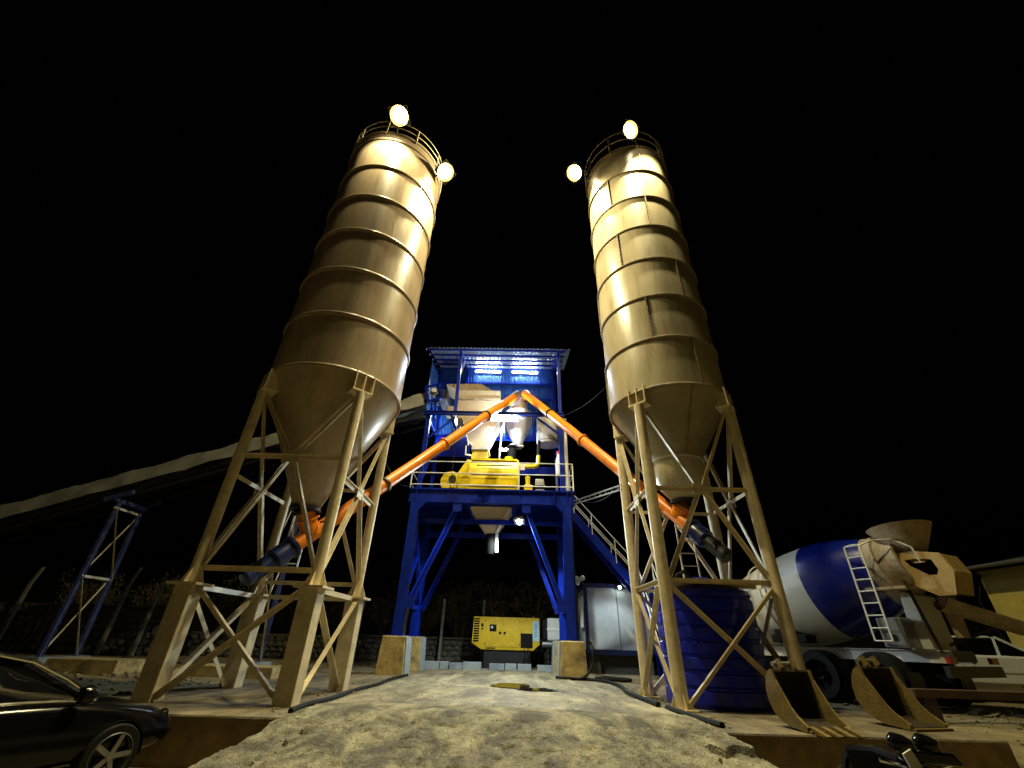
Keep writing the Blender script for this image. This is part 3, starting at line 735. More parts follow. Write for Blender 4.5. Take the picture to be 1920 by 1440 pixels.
T(MB().bar((1.6, 15.9, 8.2), (.7, 15.9, 8.92), .08, .08), "brace")
T(MB().box((-3.75, 18.02, 8.0), (-2.45, 18.05, 8.9)), "side_panel")
T(MB().box((-2.3, 18.02, 7.2), (1.5, 18.06, 7.6)), "back_rail")
# upper shed
for x in (-2.75, 1.62):
    T(MB().bar((x, 15.75, 9.1), (x, 15.75, 12.05), .13, .13), "shed_post")
    T(MB().bar((x, 18.15, 9.1), (x, 18.15, 12.85), .13, .13), "shed_post")
    T(MB().bar((x, 15.6, 12.05), (x, 18.3, 12.82), .09, .12), "rafter")
    T(MB().ell((x+.03, 15.75, 10.9), (x+.06, 16.7, 12.3), .06, .01), "shed_brace", WHITE)
T(MB().bar((-4.1, 18.15, 9.1), (-4.1, 18.15, 12.85), .1, .1), "shed_post")
for k in range(5):
    s = k/4; y = 15.5+2.75*s; z = 12.02+.77*s + .07
    pu = T(MB().bar((-4.28, y, z), (1.95, y, z), .06, .07), "purlin", BLUE)
    MB().bar((-4.30, y, z), (-4.282, y, z), .062, .072).build("end_cap", WHITE, pu)
for z in (12.0, 11.1): T(MB().bar((-4.15, 18.2, z), (1.66, 18.2, z), .07, .07), "wall_rail")
def corrugated(p, along, across, width, height, pitch=.17, depth=.035, thick=.004):
    """sheet: profile runs over width, ribs run along 'along'"""
    p = Vector(p); al = Vector(along).normalized(); ac = Vector(across).normalized(); nrm = ac.cross(al).normalized()
    n = max(1, round(width/pitch)); pr = []
    pw = width/n
    for i in range(n):
        x = i*pw
        pr += [(x, 0), (x+pw*.42, 0), (x+pw*.52, depth), (x+pw*.88, depth)]
    pr.append((width, 0))
    mb = MB(); m_ = len(pr)
    vs = [p+ac*x+nrm*d for x, d in pr] + [p+ac*x+nrm*d+al*height for x, d in pr]
    mb.add(vs, [(i, i+1, m_+i+1, m_+i) for i in range(m_-1)])
    return mb
import itertools
rd = Vector((0, 2.95, .826))
for k in range(6):
    w_ = 6.3/6; x0 = -4.18+w_*k
    o_ = corrugated((x0+.006, 15.38, 12.105+.004*(k%2)), rd, (1,0,0), w_+.02, rd.length).build("roof_sheet", GALV, tower, fix=False)
for k in range(6):
    w_ = 5.85/6; x0 = -4.2+w_*k
    corrugated((x0, 18.25+.004*(k%2), 9.15), (0,0,1), (1,0,0), w_+.01, 3.68, pitch=.15, depth=.03).build("wall_sheet", BLUESHEET, tower, fix=False)
for k in range(2):
    corrugated((-4.19, 18.22-.9*k, 9.7), (0,0,1), (0,-1,0), .9, 2.35+.35-.25*k).build("side_sheet", BLUESHEET, tower, fix=False)
# white guard rail on the platform
gy = 15.63
gr = []
for z, x0 in ((6.86, -3.75), (6.40, -4.12), (5.95, -4.12)):
    T(MB().tube((x0, gy, z), (2.0, gy, z), .02, 8), "guard_rail", WHITE)
for x in (-4.12, -.04, 2.0): T(MB().bar((x, gy, 5.81), (x, gy, 6.40 if x < -4 else 6.87), .04, .04), "rail_post", WHITE)
for z in (6.86, 6.40, 5.95): T(MB().tube((2.0, gy, z), (1.98, 16.5, z), .02, 8), "guard_rail", WHITE)
T(MB().bar((1.98, 16.5, 5.81), (1.98, 16.5, 6.87), .04, .04), "rail_post", WHITE)
for z in (6.40, 5.95): T(MB().tube((-4.12, gy, z), (-4.12, 16.6, z), .02, 8), "guard_rail", WHITE)
T(MB().tube((1.82, 15.95, 5.82), (1.82, 15.95, 8.95), .07, 12), "vent_pipe", WHITE)

# stairs down to the right with white handrails
st = thing("stairway", "blue steel stairway with white handrails descending right of the tower", "stairs", (3.5, 18.1, 0))
SY0, SY1 = 17.6, 18.35
S0, S1 = Vector((2.06, 0, 5.70)), Vector((4.45, 0, 2.80))
for y in (SY0, SY1): MB().bar((S0.x, y, S0.z-.12), (S1.x+.1, y, S1.z-.12), .05, .30).build("stringer", BLUE, st)
ns = 14
for i in range(1, ns):
    p = S0.lerp(S1, i/ns); MB().box((p.x-.12, SY0+.03, p.z-.02), (p.x+.12, SY1-.03, p.z+.015)).build("tread", BLUE, st)
for y in (SY0-.03, SY1+.03):
    for dz in (.95, .5):
        MB().tube((S0.x+.1, y, S0.z+dz-.3), (S1.x, y, S1.z+dz), .022, 8).build("handrail", WHITE, st)
    for i in (1, 5, 10, 14):
        p = S0.lerp(S1, i/ns); MB().bar((p.x, y, p.z), (p.x, y, p.z+.85), .035, .035).build("baluster", WHITE, st)
MB().box((4.45, SY0-.05, 2.76), (5.15, SY1+.05, 2.82)).build("landing", BLUE, st)
for x in (4.5, 5.1):
    for y in (SY0, SY1): MB().bar((x, y, -.1), (x, y, 2.76), .09, .09).build("landing_post", BLUE, st)
F0, F1 = Vector((0, SY0-.05, 2.78)), Vector((0, 15.4, -.02))
for x in (4.5, 5.1):
    MB().bar((x, F0.y, F0.z-.1), (x, F1.y, F1.z+.08), .05, .24).build("stringer", BLUE, st)
    for dz in (.95, .5): MB().tube((x, F0.y, F0.z+dz), (x, F1.y, F1.z+dz), .022, 8).build("handrail", WHITE, st)
    for k in (0, .5, 1): MB().bar((x, F0.lerp(F1,k).y, F0.lerp(F1,k).z), (x, F0.lerp(F1,k).y, F0.lerp(F1,k).z+.95), .035, .035).build("baluster", WHITE, st)
for i in range(1, 12):
    p = F0.lerp(F1, i/12); MB().box((4.53, p.y-.11, p.z-.02), (5.07, p.y+.11, p.z+.015)).build("tread", BLUE, st)

# concrete piers
def pier(x, y, lb, m2):
    t = thing("concrete_pier", lb, "pier", (x, y, 0), "piers under the blue tower")
    mb = MB(); mb.frustum((x-.43, y-.43, x+.43, y+.43), (x-.36, y-.38, x+.36, y+.38), -.05, 1.02); mb.build("block", PIER, t, bevel=.03)
    # board marks and formwork plank left on the inner side
    sx = 1 if x < 0 else -1
    for q in range(3):
        y0 = y-.36+.25*q
        MB().frustum((min(x+sx*.43,x+sx*.47), y0, max(x+sx*.43,x+sx*.47), y0+.22), (min(x+sx*.37,x+sx*.41), y0, max(x+sx*.37,x+sx*.41), y0+.22), -.03, 1.0).build("form_board", BLOCK, t)
pier(TX0, TY0, "front left concrete pier under the blue tower leg", 1); pier(TX1, TY0, "front right concrete pier under the blue tower leg, hoses beside it", 1)
pier(TX0, TY1, "rear left concrete pier under the blue tower", 1); pier(TX1, TY1, "rear right concrete pier under the blue tower", 1)

# ================================================================== MACHINES ON THE TOWER
# twin-shaft mixer
mx = thing("concrete_mixer", "bright yellow concrete mixer behind the white platform rail", "mixer", (-1.0, 16.4, 5.81))
body = MB()
X0, X1 = -1.96, -.12
prof = [(15.95, 5.86), (15.93, 6.35), (15.98, 6.75), (16.12, 7.05), (16.35, 7.18), (17.2, 7.18), (17.45, 6.9), (17.5, 6.3), (17.4, 5.86)]
body.prism([(X0, y, z) for y, z in prof], (X1-X0, 0, 0)); body.build("drum_body", YELLOW, mx, bevel=.02)
for x in (X0-.05, X1): MB().prism([(x, 16.7+(y-16.7)*1.05, 5.86+(z-5.86)*1.05) for y, z in prof], (.05, 0, 0)).build("end_plate", YELLOW, mx)
MB().box((-1.72, 15.90, 6.84), (-.3, 15.96, 6.87)).build("lid_hinge", DARK, mx)
for z in (6.05, 6.5): MB().box((X0+.02, 15.90, z), (X1-.02, 15.932, z+.03)).build("rib", YELLOW, mx)
MB().box((X0, 16.15, 7.16), (X1, 17.35, 7.22)).build("cover", YELLOW, mx)
MB().prism([(-2.42,16.02,5.86),(-2.01,16.02,5.86),(-2.01,16.02,7.12),(-2.12,16.02,7.12),(-2.42,16.02,6.6)], (0,.9,0)).build("gear_guard", YELLOW, mx, bevel=.02)
MB().prism([(-2.98,16.0,5.9),(-2.44,16.0,5.86),(-2.44,16.0,6.5),(-2.62,16.0,6.62),(-2.95,16.0,6.55),(-3.08,16.0,6.3),(-3.08,16.0,6.05)], (0,.35,0)).build("belt_guard", YELLOW, mx, bevel=.02)
MB().tube((-2.62, 15.93, 6.28), (-2.62, 16.02, 6.28), .15, 20).build("pulley_opening", DARK, mx)
MB().tube((-2.62, 15.90, 6.0), (-2.62, 15.99, 6.0), .09, 16).build("shaft_cap", YELLOW, mx)
MB().frustum((-2.0,16.15,-1.3,16.95),(-1.92,16.2,-1.36,16.85),7.22,7.62).build("inlet_chute", YELLOW, mx, bevel=.015)
MB().box((-2.0,16.1,7.60),(-1.28,16.95,7.66)).build("inlet_flange", OFFWHITE, mx)
MB().tube((-.47,16.5,7.22),(-.47,16.5,7.40),.17,20).build("cement_inlet", YELLOW, mx)
MB().path([(-.05,16.35,7.02),(.3,16.2,6.93),(.52,16.2,6.93),(.66,16.25,7.0),(.72,16.3,7.15),(.74,16.35,7.45)],.085,12).build("water_pipe", YELLOW, mx)
MB().box((.0,15.95,6.7),(.18,15.99,6.95)).build("notice_plate", WHITE, mx)
# small yellow grease pump
gp = thing("grease_pump", "small yellow grease pump beside the right end of the mixer", "pump", (.32, 15.98, 5.81))
MB().box((.16,15.85,5.81),(.48,16.1,6.08)).build("tank", YELLOW, gp, bevel=.02)
MB().tube((.3,15.97,6.08),(.3,15.97,6.36),.085,16).build("motor", YELLOW, gp)
MB().lathe([(.1,6.36),(.1,6.42),(.05,6.46),(.0,6.46)],(.3,15.97,0),16).build("fan_cap", YELLOW, gp)
# compressor-like grey box
gb = thing("air_compressor", "small grey compressor on the platform right of the yellow pump", "compressor", (.76,15.98,5.81))
MB().frustum((.56,15.82,.96,16.2),(.6,15.86,.92,16.16),6.05,6.33).build("cover", GREYST, gb, bevel=.03)
MB().box((.58,15.84,5.81),(.94,16.18,5.9)).build("base", OFFWHITE, gb, bevel=.02)
MB().box((.64,15.9,5.9),(.88,16.12,6.05)).build("motor", DARK, gb)
# admixture canister
ad = thing("admixture_canister", "tall white canister with red cap behind the platform rail", "canister", (1.56,16.15,5.81))
MB().lathe([(.0,6.56),(.155,6.56),(.16,6.6),(.16,7.15),(.09,7.4),(.08,7.46),(0,7.46)],(1.56,16.15,0),24).build("vessel", OFFWHITE, ad)
MB().lathe([(.1,7.45),(.105,7.55),(.06,7.6),(.0,7.6)],(1.56,16.15,0),20).build("cap", RED, ad)
MB().bar((1.43,16.15,5.81),(1.43,16.15,6.58),.05,.05).build("stand_leg", GREYST, ad); MB().bar((1.69,16.15,5.81),(1.69,16.15,6.58),.05,.05).build("stand_leg", GREYST, ad)
# aggregate weigh hopper
ah = thing("aggregate_hopper", "large beige aggregate hopper under the shed roof, left side", "hopper", (-1.8,17,9.1))
MB().box((-2.78,16.35,9.1),(-.95,17.8,10.02)).build("lower_box", BEIGE, ah, bevel=.015)
MB().box((-2.82,16.3,10.02),(-.91,17.85,10.1)).build("waist_band", HOPTAN, ah)
MB().box((-2.78,16.35,10.1),(-.93,17.8,10.5)).build("upper_box", BEIGE, ah, bevel=.015)
MB().prism([(-3.45,16.6,10.95),(-1.85,16.6,11.0),(-1.1,16.6,10.5),(-2.78,16.6,10.5)],(0,1.2,0)).build("feed_hood", HOPTAN, ah)
MB().frustum((-2.0,16.3,-1.38,16.85),(-2.55,16.2,-.95,17.7),7.74,9.1).build("cone", BEIGE, ah, bevel=.01)
MB().box((-3.3,16.5,9.35),(-2.8,16.9,9.75)).build("side_lug", BEIGE, ah)
cl_ = MB(); cl_.path([(-2.3,16.1,8.3),(-2.15,16.0,7.95),(-2.12,15.98,7.7)],.035,8); cl_.path([(-2.2,16.0,7.95),(-1.95,16.05,7.72)],.03,8); cl_.bar((-2.2,16,7.3),(-2.2,16,7.7),.05,.05); cl_.bar((-2.2,16,7.32),(-1.98,16.15,7.34),.05,.05)
cl_.build("gate_cylinder", WHITE, ah)
# cement weigh hopper
ch = thing("cement_hopper", "white conical cement hopper under the meeting orange screw conveyors", "hopper", (-.15,16.7,7.4))
MB().lathe([(.0,10.12),(.40,10.12),(.40,9.62),(.60,9.55),(.60,9.12),(.17,8.02),(.17,7.95)],(-.12,16.75,0),40).build("cone", OFFWHITE, ch)
MB().lathe([(.42,10.10),(.43,10.16),(.0,10.2)],(-.12,16.75,0),32).build("lid", BEIGE, ch)
MB().lathe([(.21,7.95),(.21,7.9),(.17,7.9),(.17,7.8),(.19,7.78),(.17,7.7),(.19,7.62),(.17,7.55),(.18,7.4)],(-.36,16.6,0),24).build("rubber_sleeve", BLACK, ch)
MB().lathe([(.2,8.02),(.22,7.98),(.22,7.9),(.1,7.9)],(-.3,16.65,0),24).build("valve_ring", GREYST, ch)
MB().tube((-.1,16.6,7.97),(.12,16.5,7.92),.05,10).build("valve_actuator", GREYST, ch)
MB().bar((-.78,16.3,9.0),(-.85,16.3,7.25),.07,.07).build("support_post", OFFWHITE, ch)
# water weigh tank
wt = thing("water_tank", "white cylindrical water tank hanging at the tower's upper right", "tank", (1.15,16.75,8.1))
MB().lathe([(.0,9.3),(.46,9.3),(.47,9.28),(.47,8.18),(.44,8.1),(.0,8.08)],(1.15,16.75,0),40).build("shell", OFFWHITE, wt)
MB().lathe([(.475,8.22),(.485,8.2),(.475,8.18)],(1.15,16.75,0),40).build("seam_band", GREYST, wt)
for a in (30,150,270): MB().bar((1.15+.44*math.cos(R(a)),16.75+.44*math.sin(R(a)),8.95),(1.15+.44*math.cos(R(a)),16.75+.44*math.sin(R(a)),9.0),.05,.05).build("hanger_lug", GREYST, wt)
MB().path([(.78,16.45,8.14),(.76,16.42,8.0),(.74,16.35,7.8),(.74,16.35,7.45)],.07,10).build("outlet_hose", BLACK, wt)
# discharge cone below the platform
dh = thing("discharge_hopper", "beige discharge funnel with black rubber hose under the platform", "hopper", (-1.07,16.75,3.6))
MB().frustum((-1.3,16.55,-.84,17.0),(-1.92,16.2,-.28,17.35),4.42,5.32).build("funnel", BEIGE, dh, bevel=.01)
MB().prism([(-.90,16.5,4.42),(-.80,16.5,4.42),(-.30,16.15,5.25),(-.42,16.15,5.25)],(0,.03,0)).build("side_strip", WHITE, dh)
MB().lathe([(.2,4.42),(.2,4.3),(.185,3.75),(.17,3.7)],(-1.07,16.77,0),24).build("rubber_hose", BLACK, dh)
MB().bar((-.84,16.62,4.42),(-.82,16.62,3.75),.11,.02).build("splash_strip", WHITE, dh)

# ---------------------------------------------------------- fluorescent tubes and flood on the tower
def fluo(p, q, lb, r=.035, m_=LITE_C):
    p = Vector(p); q = Vector(q)
    t = thing("fluorescent_lamp", lb, "lamp", (p+q)/2, "fluorescent lamps on the tower")
    MB().tube(p, q, r, 10).build("tube", m_, t)
    d = (q-p).normalized(); back = V(0,.05,0)
    MB().bar(p+back, q+back, .1, .04, up=(0,1,0)).build("fitting", WHITE, t)
    for e in (p, q): MB().bar(e-d*.03, e+d*.03, .09, .09).build("end_holder", WHITE, t)
fluo((-2.35,18.05,12.62),(-1.05,18.05,12.60),"left glowing tube lamp high on the shed's back wall")
fluo((-.5,18.05,12.60),(.8,18.05,12.58),"right glowing tube lamp high on the shed's back wall")
fluo((-3.0,17.6,9.15),(-2.97,17.6,8.35+1.3),"upright glowing tube lamp beside the hopper, left on the middle storey", .04, LITE_D)
fluo((-1.25,15.92,8.86),(-.1,15.92,8.86),"glowing tube lamp under the upper floor beam", .04, LITE_D)
fluo((-.95,17.9,8.35),(-.35,17.9,8.35),"short glowing tube lamp behind the cement hopper", .035, LITE_D)
flood((0.0,15.90,4.72),(-.05,15.5,3.6),(0.02,16.25,4.75),"cool white flood lamp glaring under the tower platform",900,(.86,1.0,.96),.36,LITE_F,176,.15)

# ================================================================== SCREW CONVEYORS
def auger(A, B, lb, outlet, sgn):
    A = Vector(A); B = Vector(B); d = (B-A).normalized(); Ln = (B-A).length
    t = thing("screw_conveyor", lb, "conveyor", A, "orange screw conveyors")
    r = .165
    nseg = 4
    for k in range(nseg):
        MB().tube(A+d*(Ln*k/nseg+.004), A+d*(Ln*(k+1)/nseg-.004), r, 20).build("tube_section", ORANGE, t)
        if k: MB().lathe([(r,-.03),(r+.05,-.03),(r+.05,.03),(r,.03)], A+d*(Ln*k/nseg), 24, axis=d).build("flange", DARK if k != 2 else ORANGE, t)
    # hanging inspection shoes under the tube
    dn = V(0,0,-1)
    for s in (.22, .5, .74):
        p = A+d*Ln*s+dn*(r+.0); MB().bar(p-d*.22, p+d*.22, .16, .07).build("inspection_hatch", ORANGE, t)
    # cable clipped along the top
    up_ = V(0,0,1); pts = [A+d*Ln*s + up_*(r+.03+.03*abs(math.sin(s*22))) for s in [i/40 for i in range(41)]]
    MB().path(pts, .016, 6).build("cable", BLACK, t)
    # inlet from silo
    o = Vector(outlet)
    q = A + d*.42
    MB().lathe([(.20, 0),(.20,(o-q).length*.55),(.26,(o-q).length*.56),(.26,(o-q).length*.62),(.2,(o-q).length*.63),(.2,(o-q).length)], q, 24, axis=(o-q)).build("inlet_spout", ORANGE, t)
    MB().lathe([(.27,0),(.27,.05),(.2,.05)], o-(o-q).normalized()*.06, 24, axis=(o-q)).build("valve_ring", DARK, t)
    MB().path([q+V(.2,-.1,.25), q+V(.42,-.2,.28), q+V(.5,-.25,.12)], .02, 6).build("valve_lever", DARK, t)
    # drive at the low end
    m0 = A - d*.02
    MB().lathe([(.17,0),(.25,0),(.25,-.06),(.19,-.08),(.22,-.30),(.22,-.46),(.16,-.5),(.0,-.5)], m0, 24, axis=d).build("gearbox", MOTBLUE, t)
    side = d.cross(V(0,0,1)).normalized()
    MB().lathe([(.15,-.5),(.15,-.92),(.17,-.94),(.17,-1.05),(.12,-1.1),(.0,-1.1)], m0, 20, axis=d).build("motor", MOTBLUE if sgn < 0 else DARK, t)
    fins = MB()
    for k in range(10):
        a = 2*math.pi*k/10; uu = side*math.cos(a)+side.cross(d)*math.sin(a)
        fins.bar(m0-d*.54+uu*.155, m0-d*.9+uu*.155, .012, .03, up=uu)
    fins.build("cooling_fins", MOTBLUE if sgn < 0 else DARK, t)
    MB().box(tuple(m0-d*.7+V(-.08,-.22,-.06)), tuple(m0-d*.7+V(.08,-.14,.08))).build("terminal_box", DARK, t)
    # head: grey sleeve and spout into the cement hopper
    MB().lathe([(r+.012,-.42),(r+.012,.02),(.0,.02)], B, 20, axis=d).build("head_sleeve", GREYST if sgn < 0 else ORANGE, t)
    MB().tube(B-d*.15, Vector((-.12+sgn*.14, 16.7, 10.05)), .15, 16).build("head_spout", HEADR, t)
    return t
auger((-4.85,9.6,2.62),(-.17,16.28,10.28),"long orange screw conveyor rising from the left silo to the tower",(LC[0],LC[1],3.40),-1)
auger((4.07,10.47,3.42),(.16,16.3,10.34),"long orange screw conveyor rising from the right silo to the tower",(RC[0],RC[1],4.0),1)

# ================================================================== BELT CONVEYOR
bc = thing("belt_conveyor", "long inclined belt conveyor under a pale tarpaulin, left of the tower", "conveyor", (-12,17,0))
C0, C1 = Vector((-27.0,17,2.45)), Vector((-4.25,17,10.14))
cd = (C1-C0).normalized()
# tarpaulin: sagging wrinkled cover, front and top
nU, nV = 150, 14
vs = []
Lc = (C1-C0).length
for i in range(nU+1):
    u = i/nU; b = C0+cd*Lc*u
    for j in range(nV+1):
        a = math.pi*(j/nV)          # from the front edge over the top to the back
        w = .62; hgt = .42
        q = b + V(0, -w*math.cos(a), hgt*math.sin(a)**.6 - .38*(abs(math.cos(a))**6))
        fold = .09*noise.fractal(Vector((u*26, j*.5, 0)), .8, 2.1, 4) + .07*math.sin(u*Lc*2.6 + j*.8 + 3*noise.noise(Vector((u*14,0,0))))*max(0,noise.noise(Vector((u*9,4,0)))+.25)
        q += V(0, -math.cos(a), math.sin(a))*fold
        vs.append(q)
W = nV+1
MB().add(vs, [(i*W+j, i*W+j+1, (i+1)*W+j+1, (i+1)*W+j) for i in range(nU) for j in range(nV)], True).build("tarpaulin", TARP, bc, fix=False)
for y in (16.5, 17.5):
    MB().bar(C0+V(0,y-17,-.42), C1+V(0,y-17,-.42), .07, .10).build("chord", DARK, bc)
    MB().bar(C0+V(0,y-17,-.85), C1+V(0,y-17,-.85), .07, .10).build("chord", DARK, bc)
    n = 18
    for i in range(n):
        a = C0.lerp(C1, i/n)+V(0,y-17,-.44); b = C0.lerp(C1,(i+1)/n)+V(0,y-17,-.83)
        if i % 2: a.z, b.z = a.z-.39, b.z+.39
        MB().bar(a, b, .04, .04).build("lattice", DARK, bc)
MB().bar(C0+V(0,0,-.6), C1+V(0,0,-.6), .8, .03).build("return_belt", BLACK, bc)
# head frame with drum
hd = bc
for y in (16.35, 17.5):
    f_ = MB()
    pts = [(-4.3,y,10.62),(-3.72,y,10.82),(-3.5,y,10.1),(-4.1,y,9.9)]
    for a, b in ((0,1),(1,2),(2,3),(3,0)): f_.bar(pts[a], pts[b], .08, .09)
    f_.build("side_frame", BLUE, hd)
MB().tube((-3.9,16.4,10.42),(-3.9,17.45,10.42),.2,20).build("drum", GREYST, hd)
MB().tube((-3.9,16.28,10.45),(-3.9,16.36,10.45),.11,14).build("bearing", WHITE, hd)
MB().box((-3.66,16.36,10.05),(-3.3,17.45,10.5)).build("discharge_box", DARK, hd)
MB().bar((-3.75,16.4,9.1),(-3.75,16.4,10.1),.1,.1).build("support", BLUE, hd); MB().bar((-3.75,17.45,9.1),(-3.75,17.45,10.1),.1,.1).build("support", BLUE, hd)
MB().bar((-4.3,16.45,9.92),(-3.6,16.45,9.98),.14,.14).build("sill", DARK, hd)
def trestle(x, y0, y1, ztop, lb, z0=0.0):
    t = thing("conveyor_trestle", lb, "trestle", (x,(y0+y1)/2,z0), "blue trestles under the belt conveyor")
    MB().box((x-.3,y0-.3,z0-.3),(x+.3,y1+.3,z0+.12)).build("footing", BLOCK, t)
    for y in (y0, y1): MB().hbeam((x,y,z0+.1),(x,y+(.12 if y == y0 else -.12),ztop),.13,.13,.015).build("leg", TRESTLE, t)
    H = ztop-z0; n = 2
    for k in range(n):
        a, b = z0+.15+H*.92*k/n, z0+.15+H*.92*(k+1)/n
        MB().ell((x-.07,y0+.03,a),(x-.07,y1-.05,b),.06,.01,up=(-1,0,0)).build("brace", CREAMLEG, t); MB().ell((x+.07,y1-.03,a),(x+.07,y0+.05,b),.06,.01,up=(1,0,0)).build("brace", CREAMLEG, t)
        MB().bar((x,y0,b),(x,y1,b),.06,.08).build("strut", OFFWHITE, t)
    MB().bar((x-.5,y0-.05,ztop),(x+.5,y0-.05,ztop+.33),.12,.16).build("saddle", TRESTLE, t); MB().bar((x-.5,y1+.05,ztop),(x+.5,y1+.05,ztop+.33),.12,.16).build("saddle", TRESTLE, t)
    MB().bar((x,y0-.1,ztop),(x,y1+.1,ztop),.12,.14).build("cross_head", TRESTLE, t)
zt = lambda x: C0.z + (x-C0.x)*cd.z/cd.x - 1.02
trestle(-15.65,16.35,17.7,zt(-15.65),"tall blue conveyor trestle with cross bracing at far left")
trestle(-9.0,16.4,17.6,zt(-9.0),"blue conveyor trestle partly hidden behind the left silo")

# ================================================================== GENERATOR, OFFICE
gn = thing("generator", "yellow canopied diesel generator with black vents behind the tower", "generator", (-.5,21.7,0))
gx0,gx1,gy0,gy1,gz0,gz1 = -1.98,.97,21.5,22.6,.62,1.86
MB().prism([(gx0,gy0,.86),(gx0+.42,gy0,gz0),(gx1-.28,gy0,gz0),(gx1,gy0,.86),(gx1,gy0,gz1),(gx0+.04,gy0,gz1)],(0,1.1,0)).build("canopy", YELLOWGEN, gn, bevel=.02)
for i in range(10):
    z=.90+.093*i; MB().box((gx0+.06,gy0-.012,z),(gx0+.30,gy0+.0,z+.062)).build("vent_slot", BLACK, gn)
for (a,b) in ((-1.40,-.68),(-.66,.10)):
    dr=MB().box((a,gy0-.022,.74),(b,gy0-.002,1.78)).build("door", YELLOWGEN, gn, bevel=.006)
    hx = b-.13 if a<-1 else a+.05
    MB().box((hx,gy0-.034,1.2),(hx+.10,gy0-.022,1.30)).build("handle", BLACK, dr)
    for z in (.8,1.68): MB().box((a-.02 if a<-1 else b-.02,gy0-.03,z),(a+.01 if a<-1 else b+.01,gy0-.0225,z+.07)).build("hinge", BLACK, dr)
pw_=MB().box((-1.22,gy0-.034,1.30),(-.92,gy0-.022,1.57)).build("control_window", BLACK, gn)
MB().lathe([(.05,0),(.045,.015),(0,.02)],(-1.12,gy0-.035,1.46),12,axis=(0,-1,0)).build("gauge", WHITE, pw_)
MB().box((-1.60,gy0-.012,1.46),(-1.50,gy0-.001,1.60)).build("socket", BLACK, gn); MB().box((-1.60,gy0-.012,1.36),(-1.50,gy0-.001,1.42)).build("socket", BLACK, gn)
MB().box((.14,gy0-.014,.72),(.66,gy0-.001,1.26)).build("cable_opening", BLACK, gn)
badge=MB().box((.67,gy0-.016,.98),(.93,gy0-.002,1.74)).build("badge_panel", BADGE, gn)
def letters(word, x, y, z, size, m_, parent, vertical=False):
    for i, chv in enumerate(word):
        cu = bpy.data.curves.new("letter", 'FONT'); cu.body = chv; cu.size = size; cu.extrude = .002; cu.align_x = 'CENTER'; cu.align_y='CENTER'
        o = bpy.data.objects.new("letter", cu); col.objects.link(o)
        dg = bpy.context.evaluated_depsgraph_get()
        me = bpy.data.meshes.new_from_object(o.evaluated_get(dg)); bpy.data.objects.remove(o)
        me.materials.append(m_)
        o2 = bpy.data.objects.new("letter", me); col.objects.link(o2); o2.parent = parent
        off = Vector(parent["_o"])
        o2.rotation_euler = (R(90), R(90) if vertical else 0, 0)
        o2.location = Vector((x, y, z - i*size*.72)) - off if vertical else Vector((x+i*size*.7, y, z)) - off
letters("AKSA", .80, gy0-.021, 1.56, .17, LETTER, badge, True)
MB().box((-1.38,gy0-.012,.66),(-.95,gy0-.001,.70)).build("data_plate", DARK, gn)
MB().tube((.72,22.0,1.86),(.72,22.0,1.94),.06,12).build("exhaust_stub", OFFWHITE, gn)
MB().box((gx0+.55,gy0+.1,-.05),(gx1-.4,gy1-.1,.62)).build("plinth", DARK, gn)
for q,(a,b) in enumerate(((.3,.2),(.42,.5),(.5,.35))):
    cb = MB().path([(a,gy0-.03,.72),(a+.03,gy0-.12,.45),(b,gy0-.2,.15),(b+.25*(q-1),gy0-.4,.0)],.02,6).build("cable", BLACK, gn)
cp = thing("compressor_unit", "grey and black machine standing beside the generator, half hidden by the tower leg", "machine", (1.7,21.4,0))
MB().box((1.1,21.0,1.05),(1.28,21.6,1.8)).build("side_cowl", BLACK, cp, bevel=.03)
MB().box((1.28,20.98,1.02),(2.0,21.62,1.86)).build("casing", OFFWHITE, cp, bevel=.05)
MB().box((1.26,20.96,1.40),(2.02,21.64,1.46)).build("band", WHITE, cp)
MB().tube((1.05,21.05,.88),(2.05,21.05,.88),.11,16).build("air_vessel", GREYST, cp)
for x in (1.2,1.9): MB().bar((x,21.3,-.05),(x,21.3,1.05),.1,.1).build("leg", BLACK, cp)

OK_ = 19.7/18.2
def sc_(x, y, z): return (x*OK_, y*OK_, 1+(z-1)*OK_)
of = thing("site_office", "grey panel site office container with navy frame right of the tower", "container", (4.0,20.8,0))
ox0,ox1,oy0,oy1,oz0,oz1 = 2.79,5.35,19.7,22.7,.68,3.08
MB().box((ox0+.05,oy0+.05,oz0),(ox1-.05,oy1-.05,oz1-.04)).build("core", PANELG, of)
for x in (ox0,ox1):
    for y in (oy0,oy1): MB().bar((x,y,oz0-.02),(x,y,oz1),.14,.14).build("corner_post", NAVY, of)
for z,h in ((oz0,.16),(oz1-.03,.15)):
    for y in (oy0,oy1): MB().bar((ox0+.07,y,z),(ox1-.07,y,z),.12,h).build("rail", NAVY, of)
    for x in (ox0,ox1): MB().bar((x,oy0+.07,z),(x,oy1-.07,z),.12,h).build("rail", NAVY, of)
for a,b in ((ox0+.08,4.08),(4.095,ox1-.08)):
    dp=MB().box((a,oy0+.02,oz0+.09),(b,oy0+.045,oz1-.12)).build("door_panel", PANELG, of, bevel=.004)
    if a > 4: MB().bar((4.85,oy0+.0,1.75),(4.85,oy0+.0,2.05),.05,.05).build("door_handle", BLACK, dp)
MB().bar((4.087,oy0+.01,oz0+.1),(4.087,oy0+.01,oz1-.12),.022,.012).build("seam_strip", GREYST, of)
wd = MB().box((ox0-.005,20.2,1.55),(ox0+.03,21.3,2.6)).build("window", CARGLASS, of)
for y in (20.2,20.47,20.75,21.02,21.3): MB().bar((ox0-.02,y,1.53),(ox0-.02,y,2.62),.06,.05).build("mullion", WHITE, wd)
for z in (1.53,2.62): MB().bar((ox0-.022,20.18,z),(ox0-.022,21.32,z),.06,.06).build("frame_rail", WHITE, wd)
